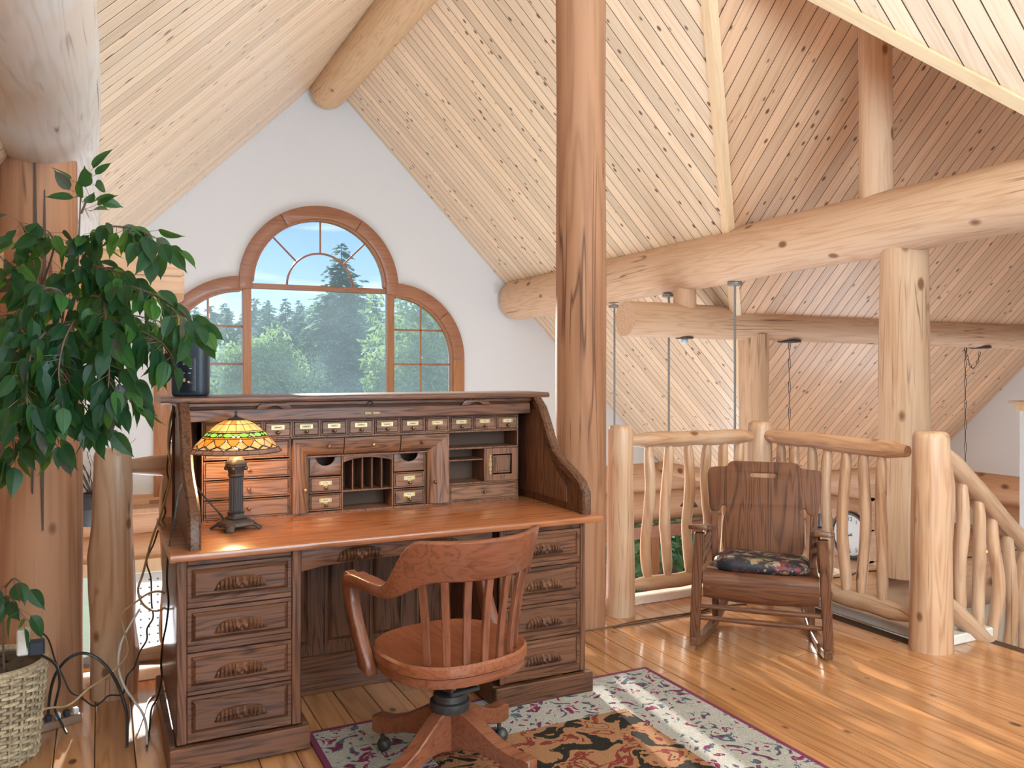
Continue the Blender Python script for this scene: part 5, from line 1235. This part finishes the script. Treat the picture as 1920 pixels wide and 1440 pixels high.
for i, (pos, dr, root) in enumerate(leaves):
    mi = rl.choices([0,1,2],[0.45,0.35,0.20])[0]; me = rl.choice(LME[mi]); R3 = leaf_matrix(dr); s = rl.uniform(0.85,1.2)
    stems.tube([root,pos+dr*0.004], 0.0009, 3)
    if i < 296:
        o = link('leaf', me, None, fi); o.matrix_local = Matrix.Translation(pos) @ R3.to_4x4() @ Matrix.Scale(s,4)
    else:
        b0 = len(stuff_v.v); stuff_v.v += [tuple(pos+R3 @ (v.co*s)) for v in me.vertices]; stuff_v.f += [tuple(b0+j for j in pl.vertices) for pl in me.polygons]
stems.build('leaf_stalks', bark, fi, smooth=0)['kind'] = 'stuff'
print('LEAVES', len(leaves))
if stuff_v.v:
    me = bpy.data.meshes.new('leaves'); me.from_pydata(stuff_v.v,[],stuff_v.f); link('leaves', me, LM[0], fi)['kind'] = 'stuff'

# ================================================================ HANGING THINGS
def pendant(p, zbot, label, shade=True):
    t = empty('pendant_light', p); tag(t, label, 'pendant light')
    MB().lathe([(0.06,-0.03),(0.068,-0.025),(0.068,0.0),(0.02,0.01)], 20).build('canopy', M['steel'], t)
    L_ = p[2]-zbot; MB().tube([(0,0,-0.02),(0,0,-L_)], 0.011, 8).build('rod', M['steel'], t)
    if shade:
        MB().lathe([(0.02,-L_+0.10),(0.035,-L_+0.09),(0.13,-L_-0.03),(0.125,-L_-0.03),(0.03,-L_+0.08)], 20).build('shade', M['iron'], t)
        MB().ball((0,0,-L_+0.02),0.03,10,8).build('bulb', M['card'], t)
def under(px_, w, z):
    u = (px_-960)/FPX; D = w/(CY*u+SY); return (w, D*(CY-SY*u), z)
pendant(under(1152,5.27,2.125), -1.0, 'pendant with a thin steel rod nearest the tall red post')
pendant(under(1254,5.27,2.17), -0.72, 'middle pendant rod hanging from the long roof log')
pendant(under(1378,5.27,2.20), -1.0, 'pendant rod hanging in front of the sawn-end log, above the corner newel')
pendant(at(1292,862,12.0), at(1292,945,12.0).z, 'small grey cone pendant seen between the balusters')
# recessed-style lamp under the sawn-end log
sp_ = empty('spot_fixture', (5.27,6.72,1.715)); tag(sp_, 'small dark light fixture under the sawn-end log', 'light fixture')
MB().lathe([(0.085,-0.015),(0.088,-0.01),(0.088,0.0),(0.03,0.01)], 20).build('canopy', M['iron'], sp_); MB().ball((0,0,-0.04),0.035,10,8).build('bulb', plain('frosted_bulb',(0.65,0.70,0.75),0.3), sp_)
def chain_mesh(pts, link_l=0.055, r=0.0035):
    pts = smooth_path(pts, 8); mb = MB(); acc = 0; k = 0; last = pts[0]
    out = [pts[0]]
    for a, b in zip(pts, pts[1:]):
        d = (b-a).length; acc += d
        if acc >= link_l*0.78: out.append(b); acc = 0
    for i in range(len(out)-1):
        a, b = out[i], out[i+1]; d = (b-a).normalized(); s = d.orthogonal().normalized(); s2 = d.cross(s)
        sd = s if i%2 else s2; c = (a+b)/2; h = (b-a).length*0.5+0.006
        loop = [c+d*(h*math.sin(q))+sd*(0.011*math.cos(q)) for q in [P2*j/8 for j in range(9)]]
        mb.tube(loop, r, 4, False)
    return mb
c1 = (9.2, 6.72, 0)
u = (1480-960)/FPX; D = 6.72/(CY-SY*u); x1 = D*(CY*u+SY)
t = empty('chain_light', (x1,6.72,1.70)); tag(t, 'straight dark chain hanging from a round canopy left of the stout post', 'hanging light')
MB().lathe([(0.10,-0.02),(0.125,-0.012),(0.125,0.0),(0.03,0.012)], 20).build('canopy', M['iron'], t); chain_mesh([Vector((0,0,-0.02)),Vector((0,0,-1.0)),Vector((0,0,-2.2))]).build('chain', M['iron'], t, smooth=0)
MB().lathe([(0.03,-2.2),(0.05,-2.22),(0.18,-2.42),(0.17,-2.42),(0.03,-2.25)], 20).build('shade', M['card'], t)
u = (1810-960)/FPX; D = 6.72/(CY-SY*u); x1 = D*(CY*u+SY); u2 = (1838-960)/FPX; D2 = 6.72/(CY-SY*u2); x2 = D2*(CY*u2+SY)
t = empty('chain_light', (x1,6.72,1.67)); tag(t, 'swagged dark chain hung from a hook at the right, looping to its canopy', 'hanging light')
MB().lathe([(0.10,-0.02),(0.125,-0.012),(0.125,0.0),(0.03,0.012)], 20).build('canopy', M['iron'], t).location = (x2-x1,0,0)
chain_mesh([Vector((0,0,0)),Vector((0,0,-0.9)),Vector((0,0,-1.95))]).build('chain', M['iron'], t, smooth=0)
chain_mesh([Vector((0,0,0)),Vector((0.06,0,-0.18)),Vector((0.14,0,-0.27)),Vector((0.23,0,-0.20)),Vector((x2-x1,0,-0.03))]).build('chain', M['iron'], t, smooth=0)
MB().lathe([(0.03,-1.95),(0.05,-1.97),(0.18,-2.17),(0.17,-2.17),(0.03,-2.0)], 20).build('shade', M['card'], t)
# wall plate beside the roof log
wp = empty('wall_plate', (5.03,G-0.012,2.53)); tag(wp, 'small white switch plate on the gable wall by the roof log end', 'switch')
MB().box((-0.04,0,-0.06),(0.04,0.012,0.06)).build('plate', plain('ivory_plate',(0.70,0.69,0.66),0.5), wp, 0.003); MB().box((-0.008,-0.006,-0.015),(0.008,0,0.015)).build('toggle', M['cord_white'], wp, 0.001)

# ================================================================ GREAT ROOM BELOW AND BEYOND
ck = empty('wall_clock', (9.86,8.72,-1.05)); tag(ck, 'large round white-faced clock with dark rim on the log wall behind the railing', 'clock')
RYZ = Matrix(((0,0,-1,0),(-1,0,0,0),(0,1,0,0),(0,0,0,1)))     # local xy facing -x
def turned(mb, name, mat, bevel=0): 
    me = mb.mesh(name); me.transform(RYZ); return link(name, me, M[mat] if isinstance(mat,str) else mat, ck)
ring = MB().loft([[(r*math.cos(P2*j/40),r*math.sin(P2*j/40),z) for j in range(40)] for r, z in ((0.30,-0.04),(0.345,-0.04),(0.35,0.0),(0.335,0.025),(0.305,0.02),(0.295,0.0))], False)
turned(ring,'rim','iron'); turned(MB().lathe([(0.30,-0.03),(0.30,-0.002),(0.001,-0.002)],40),'dial',plain('white_dial',(0.74,0.74,0.72),0.5))
for k in range(12):
    cu_ = bpy.data.curves.new('num','FONT'); cu_.body = str(k if k else 12); cu_.size = 0.085; cu_.align_x = 'CENTER'; cu_.align_y = 'CENTER'
    ob = bpy.data.objects.new('num',cu_); me = bpy.data.meshes.new_from_object(ob); bpy.data.objects.remove(ob); bpy.data.curves.remove(cu_)
    a = math.pi/2-P2*k/12; me.transform(Matrix.Translation((0.235*math.cos(a),0.235*math.sin(a),0.001))); me.transform(RYZ); me.name = 'numeral'; link('numeral', me, M['ink'], ck)
def hand(name, ang, ln, w):
    a = math.pi/2-ang; c, s = math.cos(a), math.sin(a); out = [(-0.05,-w),(ln*0.6,-w),(ln*0.7,-w*3),(ln,0),(ln*0.7,w*3),(ln*0.6,w),(-0.05,w)]
    turned(MB().loft([[(x*c-y*s,x*s+y*c,z) for x, y in out] for z in (0.004,0.007)]), name, 'ink')
hand('minute_hand', P2*45/60, 0.20, 0.005); hand('hour_hand', P2*7.75/12, 0.12, 0.006)
# pale kitchen cabinets
cabm = plain('cream_cabinet', (0.80,0.68,0.44), 0.5)
for i in range(2):
    c = empty('kitchen_cabinet', (9.30,8.90-i*0.62,-2.15)); tag(c, ('cream kitchen cabinet behind the rocking chair arm, left of the one below the clock', 'cream kitchen cabinet directly below the wall clock')[i], 'cabinet', 'cream cabinets under the clock')
    MB().box((0,-0.60,0),(0.58,0,0.70)).build('body', cabm, c, 0.004); MB().box((-0.02,-0.585,0.02),(0,-0.015,0.66)).build('door', cabm, c, 0.006)
    MB().box((-0.03,-0.61,0.70),(0.60,0.01,0.74)).build('cornice', M['trim_pine'], c, 0.004)
pf = empty('picture_frame', at(1545,975,11.0)); tag(pf, 'small dark framed picture glimpsed behind the rocking chair arm', 'picture')
MB().box((-0.10,-0.012,-0.09),(0.10,0.012,0.09)).build('frame', M['iron'], pf, 0.003); MB().box((-0.08,-0.016,-0.07),(0.08,-0.012,0.07)).build('print', plain('blue_grey_print',(0.30,0.36,0.42),0.6), pf); MB().box((-0.13,-0.05,-0.12),(0.13,0.05,-0.09)).build('shelf', M['iron'], pf, 0.003)
# string lights along the header log
sl_ = empty('string_lights', (3.95,4.38,-0.115)); tag(sl_, 'string of tiny amber lights lying along the stairwell log', 'string lights')
pts = [Vector((0.18*i,0.03*math.sin(i*2.3)-0.05,0.004+0.008*abs(math.sin(i*1.7)))) for i in range(24)]
MB().tube(smooth_path(pts,3), 0.006, 5).build('wire', M['cord_black'], sl_)
am = emis('amber_bulb', (1.0,0.42,0.08), 2.5)
for i in range(1,23): MB().ball((pts[i].x,pts[i].y-0.015,pts[i].z+0.012),(0.014,0.010,0.010),8,6).build('bulb', am, sl_)
# white pillar with wooden cap
wpil = empty('half_wall', (8.35,5.15,0)); tag(wpil, 'white half-height wall with a wooden cap at the far right edge', 'half wall')
MB().box((0.02,-0.45,LOW),(0.35,0.12,0.98)).build('body', M['white'], wpil, 0.004); MB().box((-0.04,-0.52,1.04),(0.45,0.20,1.07)).build('cap', M['trim_pine'], wpil, 0.004); MB().box((0.0,-0.48,0.97),(0.38,0.15,1.04)).build('cap_moulding', M['trim_pine'], wpil, 0.004)
# twig arrangement on the ledge by the window
tw = empty('twig_arrangement', at(172,985,9.2)); tag(tw, 'bare twigs in a dark pot on the window ledge behind the red post', 'dried twigs')
MB().lathe([(0.10,0.0),(0.16,0.08),(0.20,0.2),(0.16,0.32),(0.10,0.36),(0.09,0.34)], 18).build('pot', plain('dark_slate_pot',(0.05,0.055,0.065),0.6), tw)
rt = random.Random(4); twm = plain('dark_twig',(0.09,0.07,0.065),0.8); twp = plain('pale_twig',(0.62,0.60,0.58),0.8)
for i in range(26):
    a = rt.uniform(0,P2); l = rt.uniform(0.45,1.0); p = Vector((0,0,0.3)); pts = [p.copy()]; d = Vector((math.cos(a)*0.5,math.sin(a)*0.5,1)).normalized()
    for k in range(6):
        d = (d+Vector((rt.uniform(-.35,.35),rt.uniform(-.35,.35),rt.uniform(-.2,.15)))).normalized(); p = p+d*l/6; pts.append(p.copy())
    MB().tube(pts, [0.008-0.001*k for k in range(7)], 4).build('twig', twm if i%3 else twp, tw, smooth=0)
MB().box((-2.7,G-0.42,-0.24),(1.2,G-0.02,-0.18)).build('trim_7', M['log_wall'], bevel=0.006)['kind'] = 'structure'
# glimpses between the left posts
jar = empty('ceramic_jar', at(176,1292,6.0)); tag(jar, 'glossy amber ceramic jar with dark lid on the table below', 'jar')
MB().lathe([(0.07,0.0),(0.11,0.03),(0.125,0.10),(0.11,0.17),(0.085,0.19)], 22).build('body', plain('amber_glaze',(0.62,0.27,0.06),0.15), jar); MB().lathe([(0.09,0.19),(0.098,0.195),(0.098,0.215),(0.03,0.23)], 22).build('lid', plain('slate_lid',(0.16,0.17,0.19),0.4), jar)
jz = jar.location.z
tb = empty('side_table', (jar.location.x,jar.location.y,LOW)); tag(tb, 'wooden side table on the lower floor carrying the amber jar', 'table')
MB().box((-0.5,-0.3,jz-LOW-0.05),(0.5,0.3,jz-LOW)).build('table_top', M['trim_pine'], tb, 0.005)
for sx in (-1,1):
    for sy in (-1,1): MB().box((sx*0.44-0.03,sy*0.25-0.03,0),(sx*0.44+0.03,sy*0.25+0.03,jz-LOW-0.05)).build('leg', M['trim_pine'], tb, 0.003)
# lower left window with a perforated white blind
w3 = empty('window_3', (0,G+0.12,0)); w3['kind'] = 'structure'
for x0, x1 in ((-0.40,-0.26),(1.26,1.40)): MB().box((x0,-0.32,-2.75),(x1,-0.14,-0.86)).build('casing', M['trim_pine'], w3, 0.004)
MB().box((-0.45,-0.32,-0.95),(1.45,-0.14,-0.80)).build('casing', M['trim_pine'], w3, 0.004)
pane([(-0.27,-2.75),(1.27,-2.75),(1.27,-0.95),(-0.27,-0.95)], w3, -0.2, 'glass_clear')
bm_, bt_, bb_ = mat_new('perforated_white_blind'); N = bt_.nodes; Lk = bt_.links
tc = N.new('ShaderNodeTexCoord'); mp = N.new('ShaderNodeMapping'); mp.inputs['Scale'].default_value = (11,1,11); Lk.new(tc.outputs['Object'], mp.inputs[0])
fr = N.new('ShaderNodeVectorMath'); fr.operation = 'FRACTION'; Lk.new(mp.outputs[0], fr.inputs[0]); ds = N.new('ShaderNodeVectorMath'); ds.operation = 'MULTIPLY_ADD'; ds.inputs[1].default_value = (1,0,1); ds.inputs[2].default_value = (-0.5,0,-0.5); Lk.new(fr.outputs[0], ds.inputs[0])
ln = N.new('ShaderNodeVectorMath'); ln.operation = 'LENGTH'; Lk.new(ds.outputs[0], ln.inputs[0]); gt_ = N.new('ShaderNodeMath'); gt_.operation = 'GREATER_THAN'; gt_.inputs[1].default_value = 0.12; Lk.new(ln.outputs['Value'], gt_.inputs[0])
mx = N.new('ShaderNodeMix'); mx.data_type = 'RGBA'; mx.inputs[6].default_value = (0.12,0.13,0.15,1); mx.inputs[7].default_value = (0.85,0.86,0.88,1); Lk.new(gt_.outputs[0], mx.inputs[0]); Lk.new(mx.outputs[2], bb_.inputs['Base Color'])
tl = N.new('ShaderNodeBsdfTranslucent'); Lk.new(mx.outputs[2], tl.inputs[0]); ms = N.new('ShaderNodeMixShader'); ms.inputs[0].default_value = 0.5; Lk.new(bb_.outputs[0], ms.inputs[1]); Lk.new(tl.outputs[0], ms.inputs[2]); Lk.new(ms.outputs[0], N['Material Output'].inputs[0])
MB().box((0.2,-0.30,-2.7),(1.22,-0.285,-0.97)).build('blind', bm_, w3, smooth=0)

# ================================================================ OUTSIDE
def leafy(name, c1, c2):
    m, nt, b = mat_new(name); N = nt.nodes; Lk = nt.links
    tc = N.new('ShaderNodeTexCoord'); nz = N.new('ShaderNodeTexNoise'); nz.inputs['Scale'].default_value = 0.55; nz.inputs['Detail'].default_value = 5; Lk.new(tc.outputs['Object'], nz.inputs['Vector'])
    rp = N.new('ShaderNodeValToRGB'); rp.color_ramp.elements[0].position = 0.35; rp.color_ramp.elements[1].position = 0.65; rp.color_ramp.elements[0].color = (*c1,1); rp.color_ramp.elements[1].color = (*c2,1)
    Lk.new(nz.outputs['Fac'], rp.inputs[0]); Lk.new(rp.outputs[0], b.inputs['Base Color']); b.inputs['Roughness'].default_value = 0.7
    tl = N.new('ShaderNodeBsdfTranslucent'); Lk.new(rp.outputs[0], tl.inputs[0]); ms = N.new('ShaderNodeMixShader'); ms.inputs[0].default_value = 0.4; Lk.new(b.outputs[0], ms.inputs[1]); Lk.new(tl.outputs[0], ms.inputs[2]); Lk.new(ms.outputs[0], N['Material Output'].inputs[0])
    return m
CON = [leafy('conifer_dark',(0.05,0.12,0.07),(0.14,0.23,0.10)), leafy('conifer_blue',(0.09,0.18,0.15),(0.20,0.31,0.20)), leafy('broadleaf_light',(0.13,0.24,0.07),(0.36,0.50,0.15)), leafy('bright_shrub_leaf',(0.30,0.48,0.16),(0.62,0.78,0.36))]
trunkm = plain('tree_bark',(0.12,0.08,0.06),0.9)
def conifer(loc, h, rad, seed, mat, label, group, dens=1.0):
    rd = random.Random(seed); t = empty('conifer_tree', loc); tag(t, label, 'tree', group)
    MB().tube([(0,0,0),(0,0,h*0.5),(0,0,h*0.98)], [h*0.018,h*0.011,0.02], 7).build('trunk', trunkm, t)
    mb = MB(); nl = int(26*dens)+int(h*0.9)
    for i in range(nl):
        f = i/nl; z = h*(0.06+0.94*f); rr = rad*(1-f)**0.8*(0.75+0.5*rd.random())+0.12; nb = max(4,int(10*(1-f)+4))
        for k in range(nb):
            a = rd.uniform(0,P2); l = rr*rd.uniform(0.7,1.1); d = Vector((math.cos(a),math.sin(a),0)); s = Vector((-d.y,d.x,0)); seg = 5
            for q in range(seg):
                u0 = q/seg; c = d*(l*u0)+Vector((0,0,z-0.28*l*u0*u0+rd.uniform(-.1,.1)))
                for _ in range(2):
                    w = l*0.17*(1.25-u0)+0.08; dd = (d+s*rd.uniform(-1.1,1.1)+Vector((0,0,rd.uniform(-0.75,0.1)))).normalized()
                    e1 = c+dd*w*2.0; pp = dd.cross(Vector((rd.uniform(-1,1),rd.uniform(-1,1),1))).normalized()*w*0.55; m_ = c+dd*w*0.9
                    mb.add([c,m_+pp,e1,m_-pp],[(0,1,2,3)])
    mb.build('foliage', CON[mat], t, smooth=0); return t
def broad(loc, h, rad, seed, label, group, n=2600, name='broadleaf_tree', cat='tree', mi=2):
    rd = random.Random(seed); t = empty(name, loc); tag(t, label, cat, group)
    MB().tube([(0,0,0),(0,0,h*0.7)], [h*0.02,0.04], 7).build('trunk', trunkm, t); mb = MB()
    cl = [(Vector((rd.gauss(0,0.45)*rad,rd.gauss(0,0.45)*rad,h*rd.uniform(0.3,0.95))),rad*rd.uniform(0.3,0.5)) for _ in range(22)]
    for _ in range(n):
        c, r_ = rd.choice(cl); v = Vector((rd.gauss(0,1),rd.gauss(0,1),rd.gauss(0,1))).normalized()*r_*rd.uniform(0.6,1.05); p = c+v; p.z = max(0.1,p.z)
        d = Vector((rd.gauss(0,1),rd.gauss(0,1),rd.gauss(0,1)-0.3)).normalized(); s = d.orthogonal().normalized(); w = rad*0.075
        mb.add([p,p+d*w+s*w*0.5,p+d*w*2,p+d*w-s*w*0.5],[(0,1,2,3)])
    mb.build('foliage', CON[mi], t, smooth=0); return t
GZ = -3.4
def tree_at(x, ytop, D): p = at(x, ytop, D); h = p.z-GZ; return Vector((p.x,p.y,GZ)), h
l_, h_ = tree_at(640,452,58); conifer(l_, h_, 5.6, 1, 1, 'tallest pointed conifer rising above the tree line outside the arched window', None, 1.6)
FG = 'forest conifers outside the arched window'; FL = 'distant green forest conifer seen through the arched window'
for i, (x, y, D, rad, m) in enumerate(((478,556,78,4.6,0),(505,566,66,4.2,1),(535,556,82,4.8,0),(562,570,70,4.2,1),(590,562,86,4.8,0),(610,575,70,3.8,0),(675,535,72,4.2,1),(700,560,64,3.8,1),(455,585,70,4.6,0),(425,575,84,4.8,1),(395,570,72,4.4,0),(365,572,80,4.4,1),(335,575,74,4.4,0),(300,565,80,4.8,1),(520,600,48,3.4,0),(575,612,50,3.4,0),(470,610,46,3.4,1),(560,560,110,6.5,1),(640,565,110,6.5,0),(500,560,115,7,0),(700,545,110,6.5,1),(760,550,105,6.5,0),(820,550,110,6.5,0),(420,565,112,6.5,1),(350,560,110,6.5,0),(890,555,95,6,1),(950,560,90,5,0))):
    l_, h_ = tree_at(x, y, D); conifer(l_, h_, rad, 20+i, m, FL, FG, 1.2)
for i, (x, y, D, rad) in enumerate(((775,548,34,2.3),(808,572,30,2.2),(846,566,36,2.6),(500,655,40,2.2),(462,640,44,2.4))):
    l_, h_ = tree_at(x, y, D); broad(l_, h_, rad, 60+i, ('light green leafy tree between the centre pane and the right sidelight', 'light green leafy tree behind the middle of the right sidelight', 'light green leafy tree behind the outer edge of the right sidelight', 'low light green tree in the lower left of the centre pane', 'low light green tree behind the left mullion of the arched window')[i], 'leafy trees outside the arched window', 3400)
for i, (x, D) in enumerate(((1285,17.5),(1215,17.2))):
    p = at(x, 1010, D); broad(Vector((p.x,p.y,GZ)), 2.6, 1.3, 80+i, ('bright green shrub outside the bay window, seen between the second and third balusters','bright green shrub outside the bay window, nearest the newel beside the red post')[i], 'shrubs outside the bay window', 2200, 'garden_shrub', 'shrub', 3)
